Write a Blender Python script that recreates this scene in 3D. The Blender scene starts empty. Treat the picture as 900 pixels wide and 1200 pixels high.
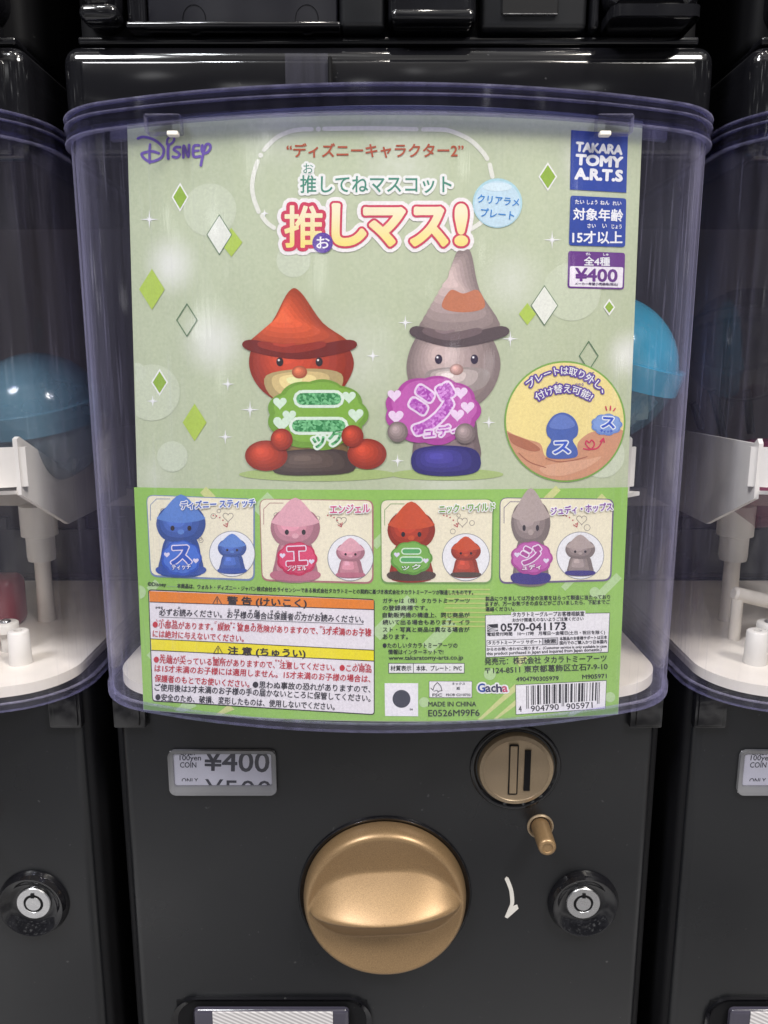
import bpy, bmesh, math, random
from mathutils import Vector, Matrix, noise
from mathutils.geometry import delaunay_2d_cdt
random.seed(7)
C = bpy.context.scene.collection
SC = bpy.context.scene
PI = math.pi

# ------------------------------------------------------------------ camera, world, lamps
TH = math.radians(10.9)          # looking slightly down
FPX = 901.0                      # focal length in photograph pixels (900 wide)
ZC = 0.5                         # camera height above the bottom of the machines
cam_d = bpy.data.cameras.new('camera')
cam = bpy.data.objects.new('camera', cam_d); C.objects.link(cam)
cam.location = (0, 0, ZC); cam.rotation_euler = (PI/2 - TH, 0, 0)
cam_d.sensor_fit = 'HORIZONTAL'; cam_d.sensor_width = 36; cam_d.lens = 36*FPX/900
cam_d.clip_start = 0.01; cam_d.clip_end = 50
SC.camera = cam

W = bpy.data.worlds.new('World'); SC.world = W; W.use_nodes = True
bg = W.node_tree.nodes['Background']
# the hall around: brighter ceiling and floor, dark at eye level, with uneven patches
wt = W.node_tree; wtc = wt.nodes.new('ShaderNodeTexCoord'); wsp = wt.nodes.new('ShaderNodeSeparateXYZ'); wt.links.new(wtc.outputs['Generated'], wsp.inputs[0])
wmr = wt.nodes.new('ShaderNodeMapRange'); wmr.inputs[1].default_value = -1; wmr.inputs[2].default_value = 1; wt.links.new(wsp.outputs['Z'], wmr.inputs[0])
wr = wt.nodes.new('ShaderNodeValToRGB'); we = wr.color_ramp.elements
while len(we) < 8: we.new(.5)
for el, (p, c) in zip(we, ((0, (.55, .54, .52, 1)), (.28, (.62, .62, .63, 1)), (.46, (.18, .18, .20, 1)), (.58, (.22, .22, .24, 1)), (.62, (.05, .052, .055, 1)), (.73, (.05, .052, .055, 1)), (.82, (.6, .58, .55, 1)), (1, (.9, .88, .84, 1)))): el.position = p; el.color = c
wt.links.new(wmr.outputs[0], wr.inputs[0])
wn = wt.nodes.new('ShaderNodeTexNoise'); wn.inputs['Scale'].default_value = 2.6; wn.inputs['Detail'].default_value = 3; wt.links.new(wtc.outputs['Generated'], wn.inputs['Vector'])
wm = wt.nodes.new('ShaderNodeMapRange'); wm.inputs[1].default_value = .35; wm.inputs[2].default_value = .65; wm.inputs[3].default_value = .25; wm.inputs[4].default_value = 1.7; wt.links.new(wn.outputs['Fac'], wm.inputs[0])
wx = wt.nodes.new('ShaderNodeMixRGB'); wx.blend_type = 'MULTIPLY'; wx.inputs[0].default_value = 1; wt.links.new(wr.outputs[0], wx.inputs[1]); wt.links.new(wm.outputs[0], wx.inputs[2]); wn2 = wt.nodes.new('ShaderNodeTexNoise'); wn2.inputs['Scale'].default_value = 11; wn2.inputs['Detail'].default_value = 1; wt.links.new(wtc.outputs['Generated'], wn2.inputs['Vector'])
wm2 = wt.nodes.new('ShaderNodeMapRange'); wm2.inputs[1].default_value = .66; wm2.inputs[2].default_value = .72; wm2.inputs[3].default_value = 0; wm2.inputs[4].default_value = 2.6; wt.links.new(wn2.outputs['Fac'], wm2.inputs[0])  # scattered bright spots, added for glints in the black and clear plastic
wm3 = wt.nodes.new('ShaderNodeMapRange'); wm3.inputs[1].default_value = -.12; wm3.inputs[2].default_value = .05; wt.links.new(wsp.outputs['Z'], wm3.inputs[0])
wk = wt.nodes.new('ShaderNodeMath'); wk.operation = 'MULTIPLY'; wt.links.new(wm2.outputs[0], wk.inputs[0]); wt.links.new(wm3.outputs[0], wk.inputs[1])
wa = wt.nodes.new('ShaderNodeMixRGB'); wa.blend_type = 'ADD'; wa.inputs[0].default_value = 1; wt.links.new(wx.outputs[0], wa.inputs[1]); wt.links.new(wk.outputs[0], wa.inputs[2]); wt.links.new(wa.outputs[0], bg.inputs[0])
bg.inputs[1].default_value = 1.0

def lamp(loc, target, power, size, col=(1, .96, .9), sy=None):
    d = bpy.data.lights.new('ceiling_lamp', 'AREA'); d.energy = power; d.color = col
    d.shape = 'RECTANGLE' if sy else 'DISK'; d.size = size
    if sy: d.size_y = sy
    o = bpy.data.objects.new('ceiling_lamp', d); C.objects.link(o); o.location = loc
    o.rotation_euler = (Vector(target) - Vector(loc)).to_track_quat('-Z', 'Y').to_euler()
    return o
lamp((-1.00, -0.70, 2.05), (0, .36, .48), 36, .50, (.98, .98, 1))
lamp((1.05, -0.75, 2.05), (0, .36, .48), 43, .50)
lamp((-0.55, -0.25, 2.1), (0, .36, .45), 9, .12, (.93, .96, 1))
lamp((0.62, -0.2, 2.1), (0, .36, .45), 9, .12, (1, .92, .82))
lamp((0.05, 0.0, 2.2), (0, .36, .45), 6, .10, (1, .93, .84))

SC.view_settings.view_transform = 'Standard'; SC.view_settings.look = 'None'
SC.view_settings.exposure = 0; SC.view_settings.gamma = 1

# ------------------------------------------------------------------ materials
def lin(c):
    c = c/255
    return c/12.92 if c <= .04045 else ((c+.055)/1.055)**2.4
def L3(c, k=1.0): return tuple(min(.9, lin(v)*k) for v in c) + (1,)
def newmat(name):
    m = bpy.data.materials.new(name); m.use_nodes = True
    nt = m.node_tree; return m, nt, nt.nodes['Principled BSDF']
def setp(b, **k):
    for n, v in k.items(): b.inputs[n.replace('_', ' ')].default_value = v
def nz(nt, scale, detail=3, coord='Object', vec=(1, 1, 1)):
    tc = nt.nodes.new('ShaderNodeTexCoord'); mp = nt.nodes.new('ShaderNodeMapping'); mp.inputs['Scale'].default_value = vec
    n = nt.nodes.new('ShaderNodeTexNoise'); n.inputs['Scale'].default_value = scale; n.inputs['Detail'].default_value = detail
    nt.links.new(tc.outputs[coord], mp.inputs[0]); nt.links.new(mp.outputs[0], n.inputs['Vector']); return n
def ramp(nt, src, stops):
    r = nt.nodes.new('ShaderNodeValToRGB'); e = r.color_ramp.elements
    while len(e) < len(stops): e.new(.5)
    for el, (p, c) in zip(e, stops): el.position = p; el.color = c
    nt.links.new(src, r.inputs[0]); return r
def bump(nt, b, src, dist, strength=1):
    bp = nt.nodes.new('ShaderNodeBump'); bp.inputs['Distance'].default_value = dist; bp.inputs['Strength'].default_value = strength
    nt.links.new(src, bp.inputs['Height']); nt.links.new(bp.outputs[0], b.inputs['Normal'])

_pm = {}
def ink(c, grain=.06):
    """printed ink: colour with a faint paper grain"""
    if c in _pm: return _pm[c]
    m, nt, b = newmat('ink'); col = L3(c)
    n = nz(nt, 900, 2)
    lo = tuple(v*(1-grain) for v in col[:3])+(1,); hi = tuple(min(.92, v*(1+grain)) for v in col[:3])+(1,)
    r = ramp(nt, n.outputs['Fac'], [(.3, lo), (.7, hi)]); nt.links.new(r.outputs[0], b.inputs['Base Color'])
    setp(b, Roughness=.6, Specular_IOR_Level=.25)
    _pm[c] = m; return m

def black_plastic(name, col=(.010, .0105, .012), rough=.3, spec=.5, micro=.12):
    m, nt, b = newmat(name); setp(b, Base_Color=col+(1,), Specular_IOR_Level=spec)
    n = nz(nt, 14, 4); r = ramp(nt, n.outputs['Fac'], [(.35, (rough*.8,)*3+(1,)), (.7, (rough*1.2,)*3+(1,))])
    nt.links.new(r.outputs[0], b.inputs['Roughness'])
    n2 = nz(nt, 1800, 2); bump(nt, b, n2.outputs['Fac'], .00005, micro)
    n3 = nz(nt, 260, 2); dr = ramp(nt, n3.outputs['Fac'], [(.735, col+(1,)), (.80, tuple(v+.045 for v in col)+(1,))]); nt.links.new(dr.outputs[0], b.inputs['Base Color']); return m
M_black = black_plastic('black_plastic', (.0065, .007, .0085), .33, .5)
M_gloss = black_plastic('gloss_black_plastic', (.006, .006, .0075), .10, .5, .03)
M_deep = black_plastic('dark_plastic', (.006, .006, .007), .6, .15)
M_back = black_plastic('brown_grey_lining', (.075, .062, .060), .6, .3)
def white_plastic(name, col, rough=.4):
    m, nt, b = newmat(name); n = nz(nt, 25, 4)
    lo = tuple(v*.86 for v in col)+(1,); r = ramp(nt, n.outputs['Fac'], [(.35, lo), (.62, col+(1,))])
    nt.links.new(r.outputs[0], b.inputs['Base Color']); setp(b, Roughness=rough)
    return m
M_white = white_plastic('white_plastic', (.74, .71, .66))
M_cream = white_plastic('cream_plastic', (.84, .78, .69))
def tinted(name, col, rough=.12, alpha=.6):
    m, nt, b = newmat(name); n = nz(nt, 30, 3)
    r = ramp(nt, n.outputs['Fac'], [(.35, tuple(v*.8 for v in col)+(1,)), (.65, col+(1,))]); nt.links.new(r.outputs[0], b.inputs['Base Color'])
    setp(b, Roughness=rough, Alpha=alpha); return m
def clear(name, tint_edge=(.30, .30, .58), tint=(.95, .95, .97), rough=.03, gl=1.0, power=2.2, streak=True, haze=0):
    m = bpy.data.materials.new(name); m.use_nodes = True; nt = m.node_tree; nt.nodes.clear()
    out = nt.nodes.new('ShaderNodeOutputMaterial'); tr = nt.nodes.new('ShaderNodeBsdfTransparent'); g = nt.nodes.new('ShaderNodeBsdfGlossy')
    lw = nt.nodes.new('ShaderNodeLayerWeight'); lw.inputs[0].default_value = .5
    pw = nt.nodes.new('ShaderNodeMath'); pw.operation = 'POWER'; pw.inputs[1].default_value = power
    mixc = nt.nodes.new('ShaderNodeMixRGB'); mixc.inputs[1].default_value = tint+(1,); mixc.inputs[2].default_value = tint_edge+(1,)
    nt.links.new(lw.outputs['Facing'], pw.inputs[0]); nt.links.new(pw.outputs[0], mixc.inputs[0]); nt.links.new(mixc.outputs[0], tr.inputs[0])
    f5 = nt.nodes.new('ShaderNodeMath'); f5.operation = 'POWER'; f5.inputs[1].default_value = 5; nt.links.new(lw.outputs['Facing'], f5.inputs[0])
    fr = nt.nodes.new('ShaderNodeMath'); fr.operation = 'MULTIPLY_ADD'; fr.inputs[1].default_value = .6; fr.inputs[2].default_value = .035; nt.links.new(f5.outputs[0], fr.inputs[0])
    ml = nt.nodes.new('ShaderNodeMath'); ml.operation = 'MULTIPLY'; ml.inputs[1].default_value = gl; nt.links.new(fr.outputs[0], ml.inputs[0])
    g.inputs['Roughness'].default_value = rough
    if streak:                                            # fine vertical handling scratches
        n = nz(nt, 60, 5, 'Object', (6, 6, .25)); r = ramp(nt, n.outputs['Fac'], [(.45, (.03,)*3+(1,)), (.75, (.22,)*3+(1,))])
        nt.links.new(r.outputs[0], g.inputs['Roughness'])
        n2 = nz(nt, 90, 3, 'Object', (4, 4, .12)); bp = nt.nodes.new('ShaderNodeBump'); bp.inputs['Distance'].default_value = .0004; bp.inputs['Strength'].default_value = .10
        nt.links.new(n2.outputs['Fac'], bp.inputs['Height']); nt.links.new(bp.outputs[0], g.inputs['Normal'])
    mx = nt.nodes.new('ShaderNodeMixShader'); nt.links.new(ml.outputs[0], mx.inputs[0]); nt.links.new(tr.outputs[0], mx.inputs[1]); nt.links.new(g.outputs[0], mx.inputs[2])
    if haze:                                              # milky bloom of worn plastic with pale streaky reflections painted in, strongest edge-on
        df = nt.nodes.new('ShaderNodeBsdfDiffuse'); df.inputs[0].default_value = (.52, .50, .74, 1)
        n = nz(nt, 45, 4, 'Object', (5, 5, .2)); mr = nt.nodes.new('ShaderNodeMapRange'); mr.inputs[1].default_value = .3; mr.inputs[2].default_value = .75; mr.inputs[3].default_value = .5; mr.inputs[4].default_value = 1.5
        nt.links.new(n.outputs['Fac'], mr.inputs[0])
        p2 = nt.nodes.new('ShaderNodeMath'); p2.operation = 'POWER'; p2.inputs[1].default_value = 3; nt.links.new(lw.outputs['Facing'], p2.inputs[0])
        k = nt.nodes.new('ShaderNodeMath'); k.operation = 'MULTIPLY_ADD'; k.inputs[1].default_value = haze; k.inputs[2].default_value = .012; nt.links.new(p2.outputs[0], k.inputs[0])
        k2 = nt.nodes.new('ShaderNodeMath'); k2.operation = 'MULTIPLY'; nt.links.new(k.outputs[0], k2.inputs[0]); nt.links.new(mr.outputs[0], k2.inputs[1])
        if streak:                                        # single scratches running down the sheet
            n5 = nz(nt, 70, 2, 'Object', (9, 9, .22)); m5 = nt.nodes.new('ShaderNodeMapRange'); m5.inputs[1].default_value = .62; m5.inputs[2].default_value = .70; m5.inputs[4].default_value = .22; nt.links.new(n5.outputs['Fac'], m5.inputs[0])
            q5 = nt.nodes.new('ShaderNodeMath'); q5.operation = 'MULTIPLY'; nt.links.new(m5.outputs[0], q5.inputs[0]); nt.links.new(lw.outputs['Facing'], q5.inputs[1])
            s5 = nt.nodes.new('ShaderNodeMath'); s5.operation = 'ADD'; nt.links.new(k2.outputs[0], s5.inputs[0]); nt.links.new(q5.outputs[0], s5.inputs[1]); k2 = s5
        m2 = nt.nodes.new('ShaderNodeMixShader'); nt.links.new(k2.outputs[0], m2.inputs[0]); nt.links.new(mx.outputs[0], m2.inputs[1]); nt.links.new(df.outputs[0], m2.inputs[2]); mx = m2
    nt.links.new(mx.outputs[0], out.inputs[0]); return m
M_case = clear('clear_plastic', (.70, .70, .88), (.98, .98, .99), power=5, haze=.30)
M_rim = clear('tinted_plastic_rim', (.42, .42, .62), (.66, .66, .82), .06, 1.0, 2.0, False, haze=.07)
M_foot = clear('plastic_foot_rim', (.60, .60, .85), (.82, .82, .93), .08, 1.0, 2.0, False, haze=.45)
M_clip = clear('clear_clip', (.6, .6, .7), (.9, .9, .92), .06, 1.2, 3, False, haze=.5)
M_tape = clear('clear_tape', (.75, .75, .77), (.9, .9, .9), .45, .5, 2, False, haze=.05)
for n_ in M_tape.node_tree.nodes:
    if n_.type == 'MATH' and n_.operation == 'MULTIPLY_ADD': n_.inputs[2].default_value = .02
M_bezel = tinted('clear_bezel', (.22, .22, .225), .10, .8)
M_edge = clear('plastic_edge', (.75, .75, .85), (.85, .85, .9), .08, 1.6, 2, False, haze=.25)
for n_ in M_edge.node_tree.nodes:
    if n_.type == 'MATH' and n_.operation == 'MULTIPLY_ADD' and n_.inputs[2].default_value < .02: n_.inputs[2].default_value = .09
def gold(name, col=(.31, .20, .10), rough=.38):
    m, nt, b = newmat(name); n = nz(nt, 2500, 2)
    r = ramp(nt, n.outputs['Fac'], [(.35, tuple(v*.78 for v in col)+(1,)), (.7, tuple(min(1, v*1.2) for v in col)+(1,))])
    nt.links.new(r.outputs[0], b.inputs['Base Color']); setp(b, Metallic=.5, Roughness=rough, Specular_IOR_Level=.5, Coat_Weight=.10, Coat_Roughness=.25)
    bump(nt, b, n.outputs['Fac'], .00006, .25); return m
M_gold = gold('gold_paint')
M_brass = gold('worn_brass', (.33, .25, .16), .38)
def metal(name, col, rough):
    m, nt, b = newmat(name); n = nz(nt, 300, 3); setp(b, Base_Color=col+(1,), Metallic=1)
    r = ramp(nt, n.outputs['Fac'], [(.3, (rough*.7,)*3+(1,)), (.7, (rough*1.3,)*3+(1,))]); nt.links.new(r.outputs[0], b.inputs['Roughness']); return m
M_steel = metal('steel', (.55, .55, .56), .3)
# ------------------------------------------------------------------ helpers
def link(name, me, mats, parent=None, smooth=False):
    o = bpy.data.objects.new(name, me); C.objects.link(o)
    for m in (mats if isinstance(mats, (list, tuple)) else [mats]): me.materials.append(m)
    if smooth:
        for p in me.polygons: p.use_smooth = True
    if parent: o.parent = parent
    return o
def obj(name, bm, mats, parent=None, smooth=False, sharp=None):
    bmesh.ops.recalc_face_normals(bm, faces=bm.faces[:])
    if sharp is not None:
        smooth = True
        for e in bm.edges:
            if len(e.link_faces) == 2 and e.calc_face_angle(0) > math.radians(sharp): e.smooth = False
    me = bpy.data.meshes.new(name); bm.to_mesh(me); bm.free()
    return link(name, me, mats, parent, smooth)
def thing(name, label, cat, loc=(0, 0, 0), group=None, rot=(0, 0, 0)):
    o = bpy.data.objects.new(name, None); C.objects.link(o); o.location = loc; o.rotation_euler = rot
    o.empty_display_size = .02
    return tag(o, label, cat, group)
def tag(o, label, cat, group=None):
    o['label'] = label; o['category'] = cat
    if group: o['group'] = group
    return o
def rbox(bm, x0, x1, y0, y1, z0, z1, r=.002, seg=3):
    t = bmesh.new(); bmesh.ops.create_cube(t, size=1)
    for v in t.verts: v.co = Vector(((x0+x1)/2+v.co.x*(x1-x0), (y0+y1)/2+v.co.y*(y1-y0), (z0+z1)/2+v.co.z*(z1-z0)))
    if r > 0: bmesh.ops.bevel(t, geom=t.edges[:], offset=r, segments=seg, profile=.5, affect='EDGES')
    join(bm, t)
def join(bm, t):
    me = bpy.data.meshes.new('tmp'); t.to_mesh(me); t.free(); bm.from_mesh(me); bpy.data.meshes.remove(me)
def lathe(bm, prof, c, axis='-Y', n=48, scale=(1, 1)):
    """prof: list of (radius, distance along axis). axis '-Y' sticks out towards the viewer, 'Z' is up"""
    rings = []
    for r, d in prof:
        ring = []
        for i in range(n):
            a = 2*PI*i/n; u, w = r*math.cos(a)*scale[0], r*math.sin(a)*scale[1]
            p = (c[0]+u, c[1]-d, c[2]+w) if axis == '-Y' else (c[0]+u, c[1]+w, c[2]+d)
            ring.append(bm.verts.new(p))
        rings.append(ring)
    for a, b in zip(rings, rings[1:]):
        for i in range(n): bm.faces.new((a[i], a[(i+1) % n], b[(i+1) % n], b[i]))
    for ring in (rings[0], rings[-1]): bm.faces.new(ring)
    return bm
def prism(bm, pts, z0, z1):
    lo = [bm.verts.new((x, y, z0)) for x, y in pts]; hi = [bm.verts.new((x, y, z1)) for x, y in pts]
    n = len(pts)
    for i in range(n): bm.faces.new((lo[i], lo[(i+1) % n], hi[(i+1) % n], hi[i]))
    bm.faces.new(lo); bm.faces.new(hi)
def tube(bm, p0, p1, r, n=12):
    p0, p1 = Vector(p0), Vector(p1); q = (p1-p0).to_track_quat('Z', 'Y'); ln = (p1-p0).length; rings = []
    for r_, z in ((r*.7, 0), (r, r*.3), (r, ln-r*.3), (r*.7, ln)):
        rings.append([bm.verts.new(p0+q @ Vector((r_*math.cos(2*PI*i/n), r_*math.sin(2*PI*i/n), z))) for i in range(n)])
    for a, b in zip(rings, rings[1:]):
        for i in range(n): bm.faces.new((a[i], a[(i+1) % n], b[(i+1) % n], b[i]))
    bm.faces.new(rings[0]); bm.faces.new(rings[-1])
def rrect(x0, x1, z0, z1, r, n=6):
    p = []
    for cx, cz, a0 in ((x1-r, z1-r, 0), (x0+r, z1-r, 90), (x0+r, z0+r, 180), (x1-r, z0+r, 270)):
        for i in range(n+1):
            a = math.radians(a0+90*i/n); p.append((cx+r*math.cos(a), cz+r*math.sin(a)))
    return p
def frame_ring(bm, out, inn, y0, y1, yin=None):
    """upright ring between two outlines (x,z) with equal counts, from depth y0 (back) to y1 (front)"""
    yin = y1 if yin is None else yin
    n = len(out)
    A = [bm.verts.new((x, y0, z)) for x, z in out]; B = [bm.verts.new((x, y1, z)) for x, z in out]
    D = [bm.verts.new((x, yin, z)) for x, z in inn]; E_ = [bm.verts.new((x, y0, z)) for x, z in inn]
    for a, b in ((A, B), (B, D), (D, E_)):
        for i in range(n): bm.faces.new((a[i], a[(i+1) % n], b[(i+1) % n], b[i]))

# pixel of the photograph -> ray; measured marks are placed on the real surfaces they lie on
CT, ST = math.cos(TH), math.sin(TH)
def ray(px, py):
    u, v = (px-450)/FPX, (py-600)/FPX
    return u, CT - v*ST, -(ST + v*CT)           # x, y, z for unit camera depth
XC = 0.0022
YP0, RP = .3606, .345
def on_poster(px, py, layer=0):
    dx, dy, dz = ray(px, py); y0 = YP0 - layer*5e-5
    a = dx*dx/(2*RP); b = -(XC*dx/RP) - dy; c = y0 + XC*XC/(2*RP)
    t = c/(-b) if a < 1e-9 else (-b - math.sqrt(max(0, b*b-4*a*c)))/(2*a)
    return (t*dx, t*dy, ZC + t*dz)
YB = .41                                         # plane of the door panel
def on_plane(Y):
    def f(px, py, layer=0):
        dx, dy, dz = ray(px, py); t = (Y-layer*5e-5)/dy
        return (t*dx, Y-layer*5e-5, ZC+t*dz)
    return f

# ------------------------------------------------------------------ flat lettering and artwork
_tc = {}
def text_mesh(s, off=0, res=3):
    k = (s, off, res)
    if k in _tc: return _tc[k]
    cu = bpy.data.curves.new('t', 'FONT'); cu.body = s; cu.resolution_u = res; cu.offset = off
    o = bpy.data.objects.new('t', cu); C.objects.link(o)
    dg = bpy.context.evaluated_depsgraph_get(); me = bpy.data.meshes.new_from_object(o.evaluated_get(dg))
    vs = [(v.co.x, v.co.y) for v in me.vertices]; fs = [tuple(p.vertices) for p in me.polygons]
    bpy.data.meshes.remove(me); bpy.data.objects.remove(o); bpy.data.curves.remove(cu)
    _tc[k] = (vs, fs); return _tc[k]
def area(p): return .5*sum(p[i][0]*p[(i+1) % len(p)][1]-p[(i+1) % len(p)][0]*p[i][1] for i in range(len(p)))
def union(polys, cut=10):
    V, F = [], []
    for p in polys:
        if abs(area(p)) < 1e-4: continue
        if area(p) < 0: p = p[::-1]
        F.append(list(range(len(V), len(V)+len(p)))); V += [Vector(q) for q in p]
    E_ = []
    if cut:
        x0 = min(v.x for v in V); x1 = max(v.x for v in V); ya = min(v.y for v in V)-1; yb = max(v.y for v in V)+1
        for k in range(math.ceil(x0/cut), math.floor(x1/cut)+1):
            E_.append((len(V), len(V)+1)); V += [Vector((k*cut+.013, ya)), Vector((k*cut+.013, yb))]
    ov, oe, of, a, b, orig = delaunay_2d_cdt(V, E_, F, 0, 1e-4)
    fs = [tuple(f) for f, o in zip(of, orig) if o]
    return [tuple(v) for v in ov], fs
class Art:
    def __init__(s, surf): s.surf = surf; s.v = []; s.f = []; s.mi = []; s.mats = []
    def raw(s, vs, fs, mat, layer):
        if mat not in s.mats: s.mats.append(mat)
        k = s.mats.index(mat); b = len(s.v)
        s.v += [s.surf(x, y, layer) for x, y in vs]
        for f in fs:
            if area([vs[i] for i in f]) > 0: f = f[::-1]
            s.f.append(tuple(b+i for i in f)); s.mi.append(k)
    def poly(s, pts, col, layer, cut=10): s.raw(*union([pts], cut), M(col), layer)
    def polys(s, ps, col, layer, cut=10): s.raw(*union(ps, cut), M(col), layer)
    def line(s, pts, w, col, layer, closed=False): s.polys(ribbon(pts, w, closed), col, layer)
    def text(s, t, L, R, h, col, layer, bold=.012, bow=0, stroke=None, clip=None, res=3):
        vs, fs = text_mesh(t, 0, res)
        x0 = min(v[0] for v in vs); x1 = max(v[0] for v in vs); y0 = min(v[1] for v in vs); y1 = max(v[1] for v in vs)
        dx, dy = R[0]-L[0], R[1]-L[1]; P = []
        for x, y in vs:
            q = (x-x0)/(x1-x0); e = (y-y0)/(y1-y0)*h
            tx, ty = dx, dy - bow*4*(1-2*q); n = math.hypot(tx, ty)
            P.append((L[0]+dx*q + ty/n*e, L[1]+dy*q - bow*4*q*(1-q) - tx/n*e))
        P0, f0, b0 = P, fs, (bold*h if h > 10.5 else max(bold*h, .14))
        if bold*h >= .12 and h > 10.5 and not clip: P, fs = bolden(P, fs, bold*h)
        if clip: P, fs = clip_low(P, fs, clip)
        if stroke:
            for w, c, l in stroke:
                s.raw(*union(outline(P0, f0, w+b0), 10), M(c), l)
        if col is not None:
            s.raw(P, fs, M(col), layer)
            if h <= 10.5:                              # small type: the ink spreads a little
                e = max(bold*h, .14)
                for k, (ex, ey) in enumerate(((-e, 0), (e, 0), (0, -e), (0, e))): s.raw([(x+ex, y+ey) for x, y in P], fs, M(col), layer+.15*(k+1))
    def build(s, name, parent=None):
        me = bpy.data.meshes.new(name); me.from_pydata(s.v, [], s.f)
        o = link(name, me, s.mats, parent)
        for p, k in zip(me.polygons, s.mi): p.material_index = k
        return o
def M(c): return ink(c) if isinstance(c, tuple) else c
def disc(c, r, n=8, ry=None, a0=0): return [(c[0]+r*math.cos(2*PI*i/n+a0), c[1]+(ry or r)*math.sin(2*PI*i/n+a0)) for i in range(n)]
def ribbon(pts, w, closed=False, caps=True):
    ps = []; m = len(pts)
    for i in range(m if closed else m-1):
        a, b = pts[i], pts[(i+1) % m]; dx, dy = b[0]-a[0], b[1]-a[1]; n = math.hypot(dx, dy)
        if n < 1e-6: continue
        ox, oy = -dy/n*w/2, dx/n*w/2
        ps.append([(a[0]+ox, a[1]+oy), (a[0]-ox, a[1]-oy), (b[0]-ox, b[1]-oy), (b[0]+ox, b[1]+oy)])
    if caps: ps += [disc(p, w/2, 10) for p in pts]
    return ps
def outline(P, fs, w, nd=10):
    cnt = {}
    for f in fs:
        for i in range(len(f)):
            e = tuple(sorted((f[i], f[(i+1) % len(f)]))); cnt[e] = cnt.get(e, 0)+1
    ps = [[P[i] for i in f] for f in fs]; used = set()
    for (a, b), c in cnt.items():
        if c == 1:
            ps += ribbon([P[a], P[b]], 2*w, caps=False); used |= {a, b}
    return ps + [disc(P[i], w, nd) for i in used]
def bolden(P, fs, w):
    """thicken lettering by w, glyph by glyph"""
    par = list(range(len(P)))
    def root(i):
        while par[i] != i: par[i] = par[par[i]]; i = par[i]
        return i
    for f in fs:
        for i in f[1:]: par[root(i)] = root(f[0])
    comp = {}
    for f in fs: comp.setdefault(root(f[0]), []).append(f)
    items = sorted(((min(P[i][0] for f in c for i in f)-w, max(P[i][0] for f in c for i in f)+w, c) for c in comp.values()), key=lambda t: t[0])
    cl = []
    for a, b, c in items:
        if cl and a < cl[-1][1]: cl[-1][1] = max(cl[-1][1], b); cl[-1][2] += c
        else: cl.append([a, b, list(c)])
    V, F = [], []
    for a, b, c in cl:
        v, f = union(outline(P, c, w, 6), 10 if b-a > 16 else 0)
        F += [tuple(i+len(V) for i in g) for g in f]; V += v
    return V, F
def clip_low(P, fs, y):
    out, of = [], []
    for f in fs:
        p = [P[i] for i in f]; q = []
        for i in range(len(p)):
            a, b = p[i], p[(i+1) % len(p)]
            if a[1] <= y: q.append(a)
            if (a[1] <= y) != (b[1] <= y):
                t = (y-a[1])/(b[1]-a[1]); q.append((a[0]+(b[0]-a[0])*t, y))
        if len(q) >= 3: of.append(tuple(range(len(out), len(out)+len(q)))); out += q
    return out, of
def lerp(a, b, t): return (a[0]+(b[0]-a[0])*t, a[1]+(b[1]-a[1])*t)
def rquad(TL, TR, BR, BL, r, n=5):
    """quad with rounded corners"""
    c = [TL, TR, BR, BL]; out = []
    for i in range(4):
        p, a, b = c[i], c[i-1], c[(i+1) % 4]
        la = math.dist(p, a); lb = math.dist(p, b); A = lerp(p, a, r/la); B = lerp(p, b, r/lb)
        for k in range(n+1):
            t = k/n; u = lerp(A, p, t); v = lerp(p, B, t); out.append(lerp(u, v, t))
    return out
def smooth(pts, closed=True, n=5):
    out = []; m = len(pts)
    for i in range(m if closed else m-1):
        g = lambda k: pts[k % m] if closed else pts[max(0, min(m-1, k))]
        p0, p1, p2, p3 = g(i-1), g(i), g(i+1), g(i+2)
        for k in range(n):
            t = k/n
            out.append(tuple(.5*((2*p1[j])+(-p0[j]+p2[j])*t+(2*p0[j]-5*p1[j]+4*p2[j]-p3[j])*t*t+(-p0[j]+3*p1[j]-3*p2[j]+p3[j])*t**3) for j in (0, 1)))
    if not closed: out.append(pts[-1])
    return out

# ------------------------------------------------------------------ setting
bm = bmesh.new(); rbox(bm, -1.2, 1.2, -1.2, 1.1, -.03, 0, 0); mf, nt, b = newmat('mottled_reflection_floor'); n = nz(nt, 2.4, 2); r = ramp(nt, n.outputs['Fac'], [(.38, (.10, .10, .105, 1)), (.60, (.42, .42, .43, 1))])
nt.links.new(r.outputs[0], b.inputs['Base Color']); setp(b, Roughness=.45); fl = obj('floor', bm, mf); fl['kind'] = 'structure'  # unseen floor; pale mottling added to vary the reflection in the doors
bm = bmesh.new(); rbox(bm, -1.2, 1.2, .86, .9, .0, 1.3, 0); wl = obj('dark_backing', bm, M_deep); wl['kind'] = 'structure'  # unseen dark sheet added so the gaps between machines stay black

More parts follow.
